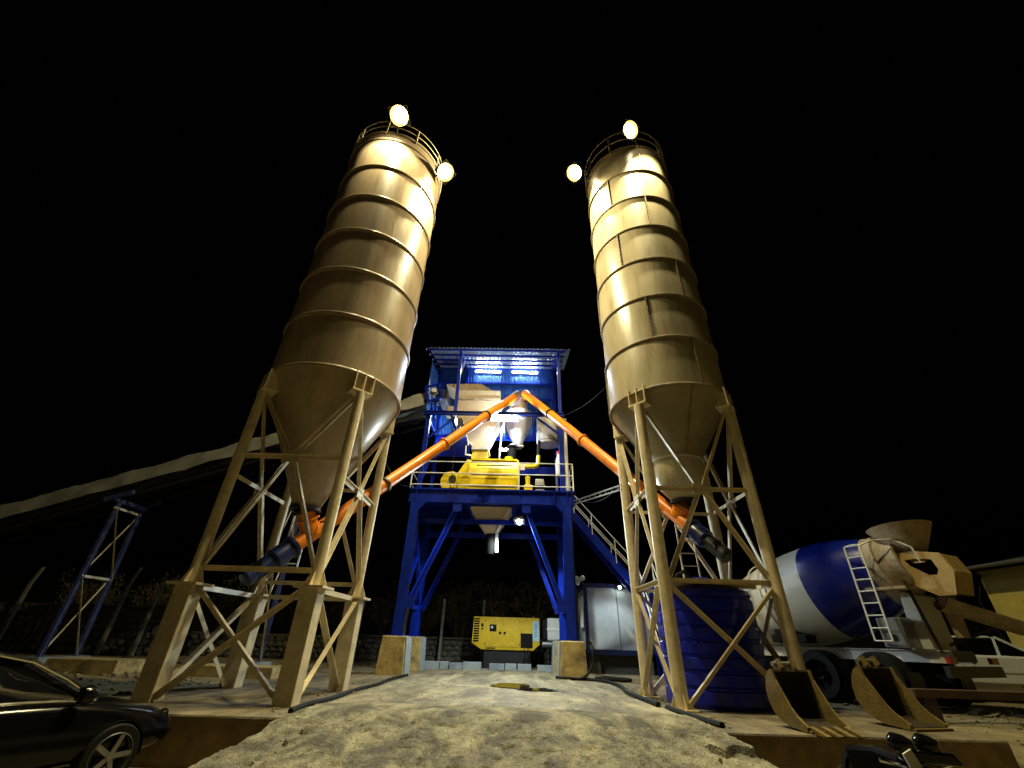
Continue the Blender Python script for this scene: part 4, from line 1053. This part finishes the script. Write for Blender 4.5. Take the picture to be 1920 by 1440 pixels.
for x in (3.05,5.1):
    for y in (20.0,22.4): MB().box((x-.2,y-.2,-.12),(x+.2,y+.2,oz0-.08)).build("support_block", MORTAR, of)
MB().box((ox0+.1,20.05,-.12),(ox1-.1,20.11,oz0-.09)).build("skirt", MORTAR, of)
flood((4.22,19.55,3.0),(3.7,17.0,1.0),(4.24,19.72,3.04),"small cool white lamp on the site office's upper edge",40,(.8,.95,1),.16,LITE_F,174,.2)
hn = thing("horn_speaker", "small white horn loudspeaker on the corner of the office roof", "loudspeaker", (2.65,19.8,3.08))
MB().lathe([(.19,0),(.18,.02),(.10,.13),(.065,.22),(.065,.25)],(2.46,19.6,3.22),20,axis=(.8,.5,.35)).build("horn", WHITE, hn)
MB().lathe([(.0,0),(.08,.0),(.10,.03),(.10,.15),(.065,.18),(0,.18)],(2.65,19.72,3.30),16,axis=(.8,.5,.35)).build("driver", WHITE, hn)
MB().bar((2.74,19.78,3.05),(2.72,19.76,3.34),.03,.03).build("bracket", GREYST, hn)

# ================================================================== RIGHT SIDE
tk = thing("storage_tank", "big dark blue ribbed plastic tank under the right silo", "tank", (4.12,10.6,0))
prof=[(0,0),(.97,0.0),(1.0,.04)]
for i in range(7):
    z=.10+.26*i; prof += [(1.0,z),(1.0,z+.17),(.965,z+.195),(.965,z+.225)]
prof += [(1.0,1.92),(.97,2.0),(.75,2.09),(.35,2.15),(.26,2.16),(.26,2.24),(0,2.25)]
MB().lathe(prof,(4.05,10.55,0),72).build("shell", TANKBLUE, tk, fix=False)
lid=MB().lathe([(.30,2.22),(.30,2.27),(.2,2.31),(0,2.31)],(4.05,10.55,0),32).build("lid", TANKBLUE, tk)
MB().path([(3.4,10.2,2.05),(3.45,10.1,2.3),(3.6,10.05,2.38),(3.75,10.1,2.2)],.05,8).build("filler_hose", BLACK, tk)

def bucket(loc, rz, w, lb, teeth, hh):
    b = local("excavator_bucket", lb, "bucket", "excavator buckets on the slab edge")
    s = hh
    curve=[(.10,.98),(.0,.93),(-.10,.80),(-.16,.60),(-.15,.40),(-.06,.22),(.10,.10),(.34,.03),(.80,0.0)]
    curve=[(x*s,z*s) for x,z in curve]
    mouth=[(.80*s,.06*s),(.62*s,.20*s),(.48*s,.34*s),(.34*s,.56*s),(.20*s,.80*s),(.16*s,.98*s)]
    # shell plate (curved back)
    vs=[];n=len(curve)
    for y in (-w/2,w/2):
        for x,z in curve: vs.append((x,y,z))
    th=.03
    def off(i):
        a=Vector(curve[max(i-1,0)]);c_=Vector(curve[min(i+1,n-1)]);d=(c_-a).normalized();return Vector((-d.y,d.x))*(th)
    inn=[(curve[i][0]+off(i).x,curve[i][1]+off(i).y) for i in range(n)]
    for y in (-w/2,w/2):
        for x,z in inn: vs.append((x,y,z))
    fs=[(i,i+1,n+i+1,n+i) for i in range(n-1)]+[(2*n+i,2*n+i+1,3*n+i+1,3*n+i) for i in range(n-1)]
    fs+=[(i,i+1,2*n+i+1,2*n+i) for i in range(n-1)]+[(n+i,n+i+1,3*n+i+1,3*n+i) for i in range(n-1)]+[(0,n,3*n,2*n),(n-1,2*n-1,4*n-1,3*n-1)]
    MB().add(vs,fs).build("back_shell", SHADEDK, b)  # shade inside the bucket is painted by the near-black colour
    poly=[(x,z) for x,z in curve]+mouth
    for y in (-w/2-.03,w/2):
        MB().prism([(x,y,z) for x,z in poly],(0,.03,0)).build("side_plate", BUCKET, b)
        MB().prism([(.52*s,y-.008,.02*s),(.80*s,y-.008,.0),(.82*s,y-.008,.08*s),(.60*s,y-.008,.22*s)],(0,.046,0)).build("side_cutter", BUCKET, b)
    MB().box((.62*s,-w/2-.03,-.012),(.90*s,w/2+.03,.022)).build("cutting_edge", BUCKET, b)
    for i in range(teeth):
        y=-w/2+.04+(w-.08)*i/(max(1,teeth-1))
        MB().prism([(.80*s,y-.04,-.012),(.80*s,y-.04,.07),(1.18*s,y-.03,.0),(1.18*s,y-.03,-.012)],(0,.075,0)).build("tooth", BUCKET, b)
    for y in (-.12,.12):
        MB().prism([(.02*s,y-.02,.92*s),(-.10*s,y-.02,.82*s),(-.12*s,y-.02,1.10*s),(.06*s,y-.02,1.18*s),(.14*s,y-.02,1.02*s)],(0,.035,0)).build("pin_lug", BUCKET, b)
    MB().tube((-.03*s,-.2,1.07*s),(-.03*s,.2,1.07*s),.035,12).build("pin", GREYST, b)
    b.location=loc; b.rotation_euler=(0,0,rz)
    return b
bucket((4.26,8.15,.012),R(-80),.62,"rusty yellow toothed excavator bucket standing beside the blue tank",4,.72)
bucket((6.0,8.75,.012),R(-74),.66,"rusty toothless excavator bucket standing at the slab's right corner",0,.78)

# ---------------------------------------------------------- mixer truck (local: +x forward, +y left)
def wheel(parent, x, y, r, w, m_rim=GREYST, name="wheel"):
    wh = MB().lathe([(r*.62,-w/2),(r*.92,-w/2),(r,-w*.36),(r,w*.36),(r*.92,w/2),(r*.62,w/2)],(x,y,r),36,axis=(0,1,0)).build(name, BLACK, parent)
    MB().lathe([(0,w*.1),(r*.2,w*.42),(r*.26,w*.1),(r*.5,w*.06),(r*.6,w*.42),(r*.63,w*.45),(r*.63,-w*.45),(0,-w*.4)],(x,y,r),28,axis=(0,1 if y>0 else -1,0)).build("rim", m_rim, wh)
    return wh
tr = local("mixer_truck", "concrete mixer truck with white and blue drum parked behind the right silo", "truck")
for y in (-.42,.42): MB().hbeam((-2.2,y,.98),(5.3,y,.98),.1,.24,.015).build("chassis_rail", OFFWHITE, tr)
for x in (-2.2,-.8,1.2,3.0,4.6): MB().bar((x,-.42,.98),(x,.42,.98),.1,.18).build("cross_member", DARK, tr)
for x in (-1.05,.30,4.55):
    for y in (-1.05,1.05): wheel(tr,x,y,.52,.32 if x>4 else .5, BLACK)
for x in (-1.05,.30,4.55): MB().tube((x,-1,.52),(x,1,.52),.09,10).build("axle", DARK, tr)
for y in (-1.05,1.05):
    for x in (-1.05,.30):
        MB().lathe([(.60,-.28),(.60,.28)],(x,y,.52),24,axis=(0,1,0),a0=R(-15),a1=R(195)).build("mudguard", DARK, tr, fix=False)
tl=R(12); ax=Vector((-math.cos(tl),0,math.sin(tl)))      # axis towards the rear, rising
DC=Vector((.1,0,2.48))
wp=[(0.0,-3.35),(.55,-3.34),(.72,-3.2),(1.0,-2.3),(1.16,-1.3),(1.19,-.6),(1.18,0)]
dm=MB().lathe(wp,DC,72,axis=ax).build("drum_front", DRUMW, tr, fix=False)
for s in (-1.3,-1.12,-1.7): MB().lathe([(1.166,s-.03),(1.20,s),(1.166,s+.03)],DC,72,axis=ax).build("drum_weld", DRUMW, dm, fix=False)
MB().lathe([(1.18,0.002),(1.16,.35),(1.02,.95),(.83,1.5)],DC,72,axis=ax).build("drum_band", DRUMB, tr, fix=False)
MB().lathe([(.83,1.502),(.78,1.65),(.62,2.0),(.60,2.12),(.52,2.14),(.5,1.95)],DC,72,axis=ax).build("drum_rear", DRUMT, tr, fix=False)
MB().lathe([(.74,1.62),(.80,1.64),(.80,1.76),(.70,1.78)],DC,48,axis=ax).build("roller_ring", DRUMT, tr)
# rear pedestal, hopper, chutes
MB().prism([(-1.6,-.5,1.1),(-1.95,-.5,1.1),(-1.95,-.5,2.2),(-1.7,-.5,2.3)],(0,1.0,0)).build("rear_pedestal", OFFWHITE, tr, bevel=.02)
rear = DC+ax*2.12
hb_=MB()
def bowl(rt,rb,z0,z1,cx,a0,a1,n=28,lift=.0):
    vs=[]
    for k in range(n+1):
        a=a0+(a1-a0)*k/n; e=lift*math.sin(math.pi*k/n)
        vs.append((cx+rt*math.cos(a)*1.0,rt*math.sin(a),z1+e)); vs.append((cx-.12+rb*math.cos(a),rb*math.sin(a),z0))
    hb_.add(vs,[(2*k,2*k+1,2*k+3,2*k+2) for k in range(n)],True)
bowl(.68,.14,2.92,3.70,-2.02,R(25),R(335),lift=.10)
bowl(.655,.12,2.92,3.695,-2.02,R(25),R(335),lift=.10)
hb_.build("charge_hopper", HOPTAN, tr, fix=False)
Op=[(-1.65,3.10),(-2.25,3.12),(-2.74,3.02),(-2.86,2.62),(-2.72,2.15),(-2.40,2.15),(-1.70,2.58)]
Ip=[(-2.02,2.94),(-2.25,2.95),(-2.55,2.90),(-2.60,2.68),(-2.54,2.58),(-2.38,2.58),(-2.10,2.80)]
def frame_plate(y, m_, nm):
    mb=MB(); n=len(Op)
    vs=[(x,y,z) for x,z in Op]+[(x,y,z) for x,z in Ip]+[(x,y+.03,z) for x,z in Op]+[(x,y+.03,z) for x,z in Ip]
    fs=[]
    for i in range(n):
        j=(i+1)%n
        fs+=[(i,j,n+j,n+i),(2*n+i,2*n+j,3*n+j,3*n+i),(i,j,2*n+j,2*n+i),(n+i,n+j,3*n+j,3*n+i)]
    mb.add(vs,fs).build(nm,m_,tr)
frame_plate(.36,CHUTEO,"collector_side")
MB().prism([(x,-.39,z) for x,z in Op],(0,.03,0)).build("collector_side",SHADEDK,tr)  # far side and floor coloured near-black to paint the shaded inside
MB().prism([(-1.72,-.36,2.56),(-2.40,-.36,2.16),(-2.72,-.36,2.16),(-2.72,.36,2.16),(-2.40,.36,2.16),(-1.72,.36,2.56)],(0,0,.02)).build("collector_floor",SHADEDK,tr,fix=False)
MB().prism([(-2.72,-.36,2.17),(-2.86,-.36,2.62),(-2.74,-.36,3.0),(-2.76,-.36,3.0),(-2.88,-.36,2.62),(-2.74,-.36,2.17)],(0,.72,0)).build("collector_back",CHUTEO,tr)
MB().tube((-2.35,0,2.15),(-2.35,0,1.35),.16,16,r2=.12).build("swivel_post", HOPTAN, tr)
# folding chute: trough
def trough(p,q,w0,w1,name,m_):
    p=Vector(p);q=Vector(q);d=(q-p).normalized();s=d.cross(V(0,0,1)).normalized();u=s.cross(d)
    vs=[];n=12
    for e,w in ((p,w0),(q,w1)):
        for k in range(n+1):
            a=math.pi*(k/n); vs.append(e+s*math.cos(a)*w-u*math.sin(a)*w*.75)
    for e,w in ((p,w0-.015),(q,w1-.015)):
        for k in range(n+1):
            a=math.pi*(k/n); vs.append(e+s*math.cos(a)*w-u*math.sin(a)*w*.75)
    m_n=n+1
    fs=[(k,k+1,m_n+k+1,m_n+k) for k in range(n)]+[(2*m_n+k,2*m_n+k+1,3*m_n+k+1,3*m_n+k) for k in range(n)]
    MB().add(vs,fs,True).build(name,m_,tr,fix=False)
trough((-2.3,.15,2.10),(-3.15,-.75,1.62),.33,.30,"chute",HOPTAN); trough((-3.1,-.70,1.66),(-3.75,-1.55,1.28),.30,.26,"chute_extension",HOPTAN)
MB().bar((-2.0,-.1,1.2),(-2.9,-.55,1.6),.06,.06).build("chute_strut", DARK, tr); MB().bar((-2.05,.45,1.05),(-1.9,.5,2.5),.05,.05).build("chute_strut", DARK, tr)
# rear ladder on the left side
lx0,lx1=-1.16,-1.52
LA,LB=Vector((0,1.14,1.25)),Vector((0,1.02,3.30))
for x in (lx0,lx1): MB().tube((x,LA.y,LA.z),(x+.02,LB.y,LB.z),.022,8).build("ladder_stile", WHITE, tr)
for k in range(9):
    p=LA.lerp(LB,k/8.0); MB().tube((lx0,p.y,p.z),(lx1,p.y,p.z),.016,6).build("ladder_rung", WHITE, tr)
hp=MB(); hp.path([(lx0,1.02,3.30),(-1.34,1.02,3.33),(-1.52,1.02,3.30),(-1.7,.85,3.40),(-2.0,.5,3.42),(-2.3,.45,3.2),(-2.35,.44,2.85)],.02,6); hp.build("platform_hoop", WHITE, tr)
MB().box((-2.05,.40,2.30),(-1.2,.88,2.36)).build("ladder_platform", HOPTAN, tr)
MB().box((-1.75,.55,1.12),(-1.25,1.0,1.72)).build("tool_box", GREYST, tr, bevel=.02)
MB().lathe([(.07,0),(.07,.02),(0,.02)],(-1.5,1.0,1.32),14,axis=(0,1,0)).build("hose_port", BLACK, tr)
MB().box((-2.35,-1.15,.62),(-2.25,1.15,.82)).build("rear_bumper", DARK, tr)
for y in (-.9,.9): MB().box((-2.37,y-.15,.86),(-2.30,y+.15,.98)).build("tail_lamp", REDLT, tr)
MB().box((.5,.62,1.18),(1.5,1.05,1.38)).build("side_locker", BLACK, tr, bevel=.03)
MB().box((.9,.66,1.38),(1.4,1.0,1.5)).build("locker_lid", BLACK, tr)
MB().frustum((2.95,-.5,3.4,.5),(3.1,-.4,3.3,.4),1.1,1.85).build("front_pedestal", OFFWHITE, tr)
MB().lathe([(0,0),(.32,0),(.34,.05),(.34,1.15),(.32,1.2),(0,1.2)],(3.72,-.6,2.55),24,axis=(0,1,0)).build("water_tank", VANW, tr)
for y in (-.5,.5): MB().bar((3.65,y,1.1),(3.65,y,2.3),.08,.08).build("tank_stand", OFFWHITE, tr)
MB().prism([(4.05,-1.18,1.0),(5.4,-1.18,.7),(5.45,-1.18,1.7),(5.3,-1.18,2.75),(4.1,-1.18,2.8)],(0,2.36,0)).build("cab", VANW, tr, bevel=.08)
for y in (-1.215,1.2): MB().prism([(4.4,y,1.75),(5.3,y,1.75),(5.2,y,2.5),(4.4,y,2.5)],(0,.015,0)).build("cab_window", CARGLASS, tr)
tr.location=(8.72,13.05,-.05); tr.rotation_euler=(0,0,R(180-63))

# ---------------------------------------------------------- house, white car, timber beam
ho = thing("house", "yellow rendered house with dark roof at the right edge", "house", (20,13.5,0))
MB().box((17,8.5,-.3),(24,17.3,3.62)).build("wall", HOUSE, ho, bevel=.02)
rf=MB().prism([(16.35,8.0,3.66),(24.6,8.0,3.66),(20.5,8.0,4.5)],(0,9.9,0)).build("roof", ROOFD, ho)
MB().tube((16.33,7.9,3.66),(16.33,18.0,3.66),.06,10).build("gutter", GREYST, rf)
for y in (10.0,13.6):
    w_=MB().box((16.98,y,1.2),(17.02,y+1.2,2.4)).build("window", CARGLASS, ho)
    for z in (1.2,2.4): MB().bar((16.97,y-.05,z),(16.97,y+1.25,z),.06,.07).build("frame", OFFWHITE, w_)
    for yy in (y,y+.6,y+1.2): MB().bar((16.97,yy,1.22),(16.97,yy,2.38),.06,.06).build("mullion", OFFWHITE, w_)
MB().path([(16.9,17.1,3.5),(16.5,17.2,2.6),(16.92,17.15,.1)],.03,6).build("cable", BLACK, ho)

def car_body(L, W, prof_low, prof_high): pass
vn = local("white_car", "white hatchback with blue bonnet parked at the right in front of the house", "car")
vp=[(-2.1,.35),(-2.1,.80),(-2.05,.98),(-1.2,1.0),(-.0,1.0),(.75,.98),(1.9,.86),(2.05,.70),(2.05,.35)]
MB().prism([(x,-.82,z) for x,z in vp],(0,1.64,0)).build("body", VANW, vn, bevel=.05)
gh=[(-2.0,.98),(-1.85,1.36),(-.05,1.40),(.55,1.10),(.75,.97)]
MB().prism([(x,-.66,z) for x,z in gh],(0,1.32,0)).build("cabin_glass", CARGLASS, vn, bevel=.02)
MB().prism([(-1.9,-.62,1.36),(-1.86,-.62,1.43),(-.12,-.62,1.45),(.02,-.62,1.40)],(0,1.24,0)).build("roof", VANW, vn, bevel=.02)
for y in (-.68,.66):
    for x0,x1,z0,z1 in ((-2.02,-1.88,.98,1.40),(-1.05,-1.0,.98,1.42),(-.1,-.05,.98,1.42),(.78,.0,.97,1.42)):
        MB().bar((x0,y,z0),(x1,y*.95,z1),.05,.06).build("pillar", VANW, vn)
MB().prism([(.72,-.76,1.0),(1.92,-.76,.875),(2.04,-.76,.72),(2.06,-.76,.72),(1.94,-.76,.90),(.74,-.76,1.03)],(0,1.52,0)).build("bonnet", VANB, vn)
for y in (-.6,.45): MB().box((2.04,y,.58),(2.07,y+.2,.72)).build("headlight", OFFWHITE, vn)
for x in (-1.3,1.25):
    for y in (-.76,.76): wheel(vn,x,y,.30,.18,ALLOY)
MB().box((-2.0,-.835,.62),(1.95,-.82,.68)).build("side_moulding", OFFWHITE, vn)
vn.location=(13.1,14.2,-.02); vn.rotation_euler=(0,0,R(-14))

be=tag(MB().box((7.2,9.55,.30),(12.4,9.72,.43)).build("timber_beam", TIMBER, bevel=.01),"brown timber beam lying level on posts right of the buckets","beam")
for x in (7.5,9.8,12.1): MB().box((x-.06,9.56,-.2),(x+.06,9.70,.299)).build("post", TIMBER, be)

# ---------------------------------------------------------- motorcycle: only its cockpit shows
mo = thing("motorcycle", "black motorcycle whose twin round mirrors and cockpit poke up at lower right", "motorcycle", (4.0,5.5,-.56))
px,py,pz=3.98,5.55,.16
for sx in (-.13,.13):
    MB().lathe([(0,-.10),(.06,-.09),(.10,-.03),(.105,.02),(.085,.06),(.0,.075)],(px+sx,py,pz+.05),24,axis=(.1,-.35,.95)).build("gauge_pod", CARBLK, mo)
MB().prism([(px-.20,py-.1,pz-.08),(px+.36,py-.1,pz-.10),(px+.30,py-.1,pz+.0),(px-.12,py-.1,pz+.02)],(0,.12,0)).build("cowl", CARBLK, mo, bevel=.02)
MB().prism([(px-.22,py-.13,pz-.01),(px-.13,py-.13,pz+.03),(px-.02,py-.13,pz-.25),(px-.1,py-.13,pz-.4)],(0,.02,0)).build("number_plate", OFFWHITE, mo)
MB().path([(px-.38,py,pz-.08),(px-.15,py-.03,pz-.12),(px+.15,py-.03,pz-.12),(px+.40,py+.02,pz-.08)],.018,8).build("handlebar", CHROME, mo)
MB().lathe([(.0,-.02),(.13,0),(.15,.08),(.10,.2),(0,.24)],(px,py-.12,pz-.26),24,axis=(0,1,0)).build("headlamp", CARBLK, mo)
for sx in (-.1,.1): MB().tube((px+sx,py,pz-.15),(px+sx,py-.25,-.26),.028,10).build("fork_leg", GREYST, mo)
wm=MB().lathe([(.22,-.05),(.28,-.05),(.30,0),(.28,.05),(.22,.05)],(px,py-.28,-.26),32,axis=(1,0,0)).build("wheel", BLACK, mo)
MB().lathe([(0,-.03),(.22,-.02),(.22,.02),(0,.03)],(px,py-.28,-.26),24,axis=(1,0,0)).build("rim", GREYST, wm)
MB().prism([(px-.12,py+.1,-.2),(px-.12,py+.95,-.25),(px-.12,py+1.0,.05),(px-.12,py+.5,.12),(px-.12,py+.1,.1)],(.24,0,0)).build("body", CARBLK, mo, bevel=.05)
wm=MB().lathe([(.22,-.06),(.28,-.06),(.30,0),(.28,.06),(.22,.06)],(px,py+.95,-.26),32,axis=(1,0,0)).build("wheel", BLACK, mo)
MB().lathe([(0,-.03),(.22,-.02),(.22,.02),(0,.03)],(px,py+.95,-.26),24,axis=(1,0,0)).build("rim", GREYST, wm)

# ---------------------------------------------------------- black car at lower left (local +x forward)
ca = local("parked_car", "glossy black car parked at the lower left, nose towards the slab", "car")
def car():
    # lofted body: sections along x with half width and profile heights
    L=[(-2.15,.62,.55,.42),(-2.05,.74,.75,.32),(-1.6,.82,.90,.26),(-.9,.86,.93,.24),(0.0,.87,.93,.24),(.75,.87,.91,.24),(1.1,.86,.88,.24),(1.6,.84,.80,.25),(1.95,.78,.70,.28),(2.1,.66,.60,.34),(2.16,.5,.52,.40)]
    ns=14; vs=[]
    for x,w,zt,zb in L:
        sec=[(-w*.92,zb),(-w,zb+.12),(-w*1.02,(zb+zt)/2),(-w*.985,zt-.12),(-w*.93,zt-.02),(-w*.6,zt+.02),(-w*.2,zt+.035)]
        sec=sec+[(-a,b) for a,b in reversed(sec)]
        for y,z in sec: vs.append((x,y,z))
    fs=[]
    for i in range(len(L)-1):
        for k in range(ns): fs.append((i*ns+k,i*ns+(k+1)%ns,(i+1)*ns+(k+1)%ns,(i+1)*ns+k))
    fs+= [tuple(range(ns))[::-1],tuple(range((len(L)-1)*ns,len(L)*ns))]
    o=MB().add(vs,fs,True).build("body",CARBLK,ca)
    md=o.modifiers.new("sub",'SUBSURF'); md.levels=2; md.render_levels=2
    # glasshouse
    G=[(-1.75,.62,.93),(-1.15,.60,1.27),(-.6,.60,1.36),(-.1,.60,1.365),(.25,.60,1.29),(.95,.66,.92)]
    vs=[];ns2=8
    for x,w,z in G:
        zb=.86
        sec=[(-.80,zb),(-.78,zb+(z-zb)*.12),(-w-.05*(z<1.2),zb+(z-zb)*.86),(-w*.8,z)]
        sec=sec+[(-a,b) for a,b in reversed(sec)]
        for y,zz in sec: vs.append((x,y,zz))
    fs=[(i*ns2+k,i*ns2+(k+1)%ns2,(i+1)*ns2+(k+1)%ns2,(i+1)*ns2+k) for i in range(len(G)-1) for k in range(ns2)]
    fs+=[tuple(range(ns2))[::-1],tuple(range((len(G)-1)*ns2,len(G)*ns2))]
    g=MB().add(vs,fs,True).build("glasshouse",CARGLASS,ca)
    # roof skin and pillars in paint
    rv=[];
    for x,z,w in ((-1.2,1.27,.58),(-.6,1.375,.59),(-.1,1.38,.59),(.22,1.31,.58)): rv+= [(x,-w,z-.02),(x,-w*.5,z+.012),(x,w*.5,z+.012),(x,w,z-.02)]
    MB().add(rv,[(i*4+k,i*4+k+1,(i+1)*4+k+1,(i+1)*4+k) for i in range(3) for k in range(3)],True).build("roof",CARBLK,ca,fix=False)
    for s in (-1,1):
        MB().path([(.98,.76*s,.90),(.62,.70*s,1.12),(.25,.615*s,1.30),(-.1,.605*s,1.375),(-.6,.605*s,1.37),(-1.15,.61*s,1.28),(-1.75,.66*s,.95)],.022,8).build("roof_rail",CHROME if s<0 else CARBLK,ca)
        MB().path([(.95,.79*s,.90),(.3,.81*s,.925),(-.6,.82*s,.93),(-1.6,.78*s,.92)],.012,6).build("window_trim",CHROME,ca)
        MB().bar((-.35,.79*s,.92),(-.37,.615*s,1.36),.06,.03).build("door_pillar",CARBLK,ca)
        MB().path([(-.15,.885*s,.76),(-.02,.905*s,.765),(.10,.885*s,.76)],.016,8).build("door_handle",CHROME,ca)
        mr=MB().lathe([(0,-.02),(.085,.0),(.10,.06),(.07,.13),(0,.15)],(.72,.93*s,.97),16,axis=(1,0,0)).build("mirror",CARBLK,ca)
        MB().bar((.74,.80*s,.92),(.76,.90*s,.96),.03,.03).build("mirror_arm",CARBLK,mr)
        MB().lathe([(0,0),(.10,.02),(.12,.0),(.12,-.05)],(2.0,.58*s,.60),18,axis=(.9,.35*s,.1)).build("headlight",CARGLASS,ca)
        for x in (-1.3,1.32):
            wh=MB().lathe([(.2,-.10),(.30,-.10),(.32,-.06),(.32,.06),(.30,.10),(.2,.10)],(x,.80*s,.32),36,axis=(0,1,0)).build("wheel",BLACK,ca)
            MB().lathe([(.235,.09),(.225,.11),(.215,.09),(.205,.02),(.205,-.05)],(x,.80*s,.32),36,axis=(0,s,0)).build("rim",ALLOY,wh)
            sp=MB()
            for k in range(5):
                a=R(72*k+15); q=Vector((math.sin(a),0,math.cos(a)))
                sp.bar(V(x,.80*s+s*.085,.32)+q*.02, V(x,.80*s+s*.095,.32)+q*.215,.05,.02,up=(0,s,0))
            sp.tube(V(x,.80*s+s*.06,.32),V(x,.80*s+s*.105,.32),.045,14)
            sp.build("spokes",ALLOY,wh)
            MB().lathe([(.345,-.11),(.345,.085)],(x,.785*s,.32),30,axis=(0,s,0),a0=R(-5),a1=R(185)).build("wheel_arch",BLACK,ca,fix=False)
car()
ca.location=(-5.80,5.43,-.53); ca.rotation_euler=(0,0,R(65)); ca.scale=(.92,.92,.92)

# ================================================================== HOSES, WIRES
def hose(pts, r, lb, name="hose", cat="hose"):
    # smooth the polyline
    P=[Vector(p) for p in pts]; out=[]
    for i in range(len(P)-1):
        p0=P[max(i-1,0)];p1=P[i];p2=P[i+1];p3=P[min(i+2,len(P)-1)]
        for k in range(8):
            t=k/8; out.append(.5*((2*p1)+(p2-p0)*t+(2*p0-5*p1+4*p2-p3)*t*t+(3*p1-p0-3*p2+p3)*t**3))
    out.append(P[-1])
    return tag(MB().path(out,r,8).build(name,BLACK),lb,cat)
z=.055
hose([(1.6,15.2,z),(2.05,15.25,z),(2.5,14.9,z),(2.66,13.4,z),(2.50,11.8,z),(2.55,10.6,z),(2.60,9.7,z+.0)],.048,"thick black hose snaking from the right pier along the driveway edge")
hose([(2.72,9.6,.03),(2.80,8.7,.03),(2.88,8.15,.03),(2.95,7.75,.03)],.046,"short black hose end near the foot of the right silo")
hose([(-3.25,15.2,.03),(-3.33,13.6,.03),(-3.26,12.2,.03),(-3.34,10.8,.03),(-3.28,9.4,.03),(-3.36,8.4,.03),(-3.3,7.75,.03)],.038,"black strip standing in for the shadow line along the driveway's left edge")  # dark strip drawn in place of the shadow line beside the raised driveway
hose([(2.25,15.9,1.05),(2.32,15.5,.9),(2.25,15.3,.4),(1.95,15.2,.1),(1.5,15.15,.09),(1.15,15.25,.09)],.035,"black hose looping down beside the right concrete pier")
hose([(2.35,15.4,.09),(2.75,15.2,.08),(3.2,15.4,.05),(3.5,15.9,.05),(3.1,16.3,.05),(2.7,16.0,.08)],.04,"coiled black hose on the ground below the site office")
hose([(3.8,7.1,-.42),(4.4,7.18,-.2),(4.75,7.12,-.45),(5.1,6.9,-.55)],.022,"thin black cable trailing down the slab's front face","cable","cable")
def wire(a,b,sag,lb,r=.008):
    a=Vector(a);b=Vector(b)
    pts=[a.lerp(b,i/16)-V(0,0,sag*math.sin(math.pi*i/16)) for i in range(17)]
    tag(MB().path(pts,r,5).build("cable",BLACK if r<.012 else GREYST),lb,"cable")
wire((1.78,15.72,9.0),(2.75,11.3,7.9),.15,"thin cable from the tower's upper floor to the right silo",.011)
wire((-4.1,15.7,5.9),(-3.75,10.9,5.2),.3,"thin cable sagging from the platform to the left silo",.011)
wire((2.04,15.7,5.55),(2.95,11.6,4.9),.35,"thin cable sagging from the platform corner to the right silo",.011)
cb=thing("cable_tray","grey double rail cable tray between the tower and the right silo","tray",(2.4,13.6,4.9))
for dz in (0,.12): MB().bar((2.02,15.6,5.32+dz),(2.80,11.5,4.62+dz),.035,.035).build("rail",GREYST,cb)
for k in range(9):
    p=Vector((2.02,15.6,5.32)).lerp(Vector((2.80,11.5,4.62)),(k+.5)/9); MB().bar(p,p+V(0,0,.12),.025,.025).build("rung",GREYST,cb)

for o in bpy.data.objects:
    if "_o" in o: del o["_o"]
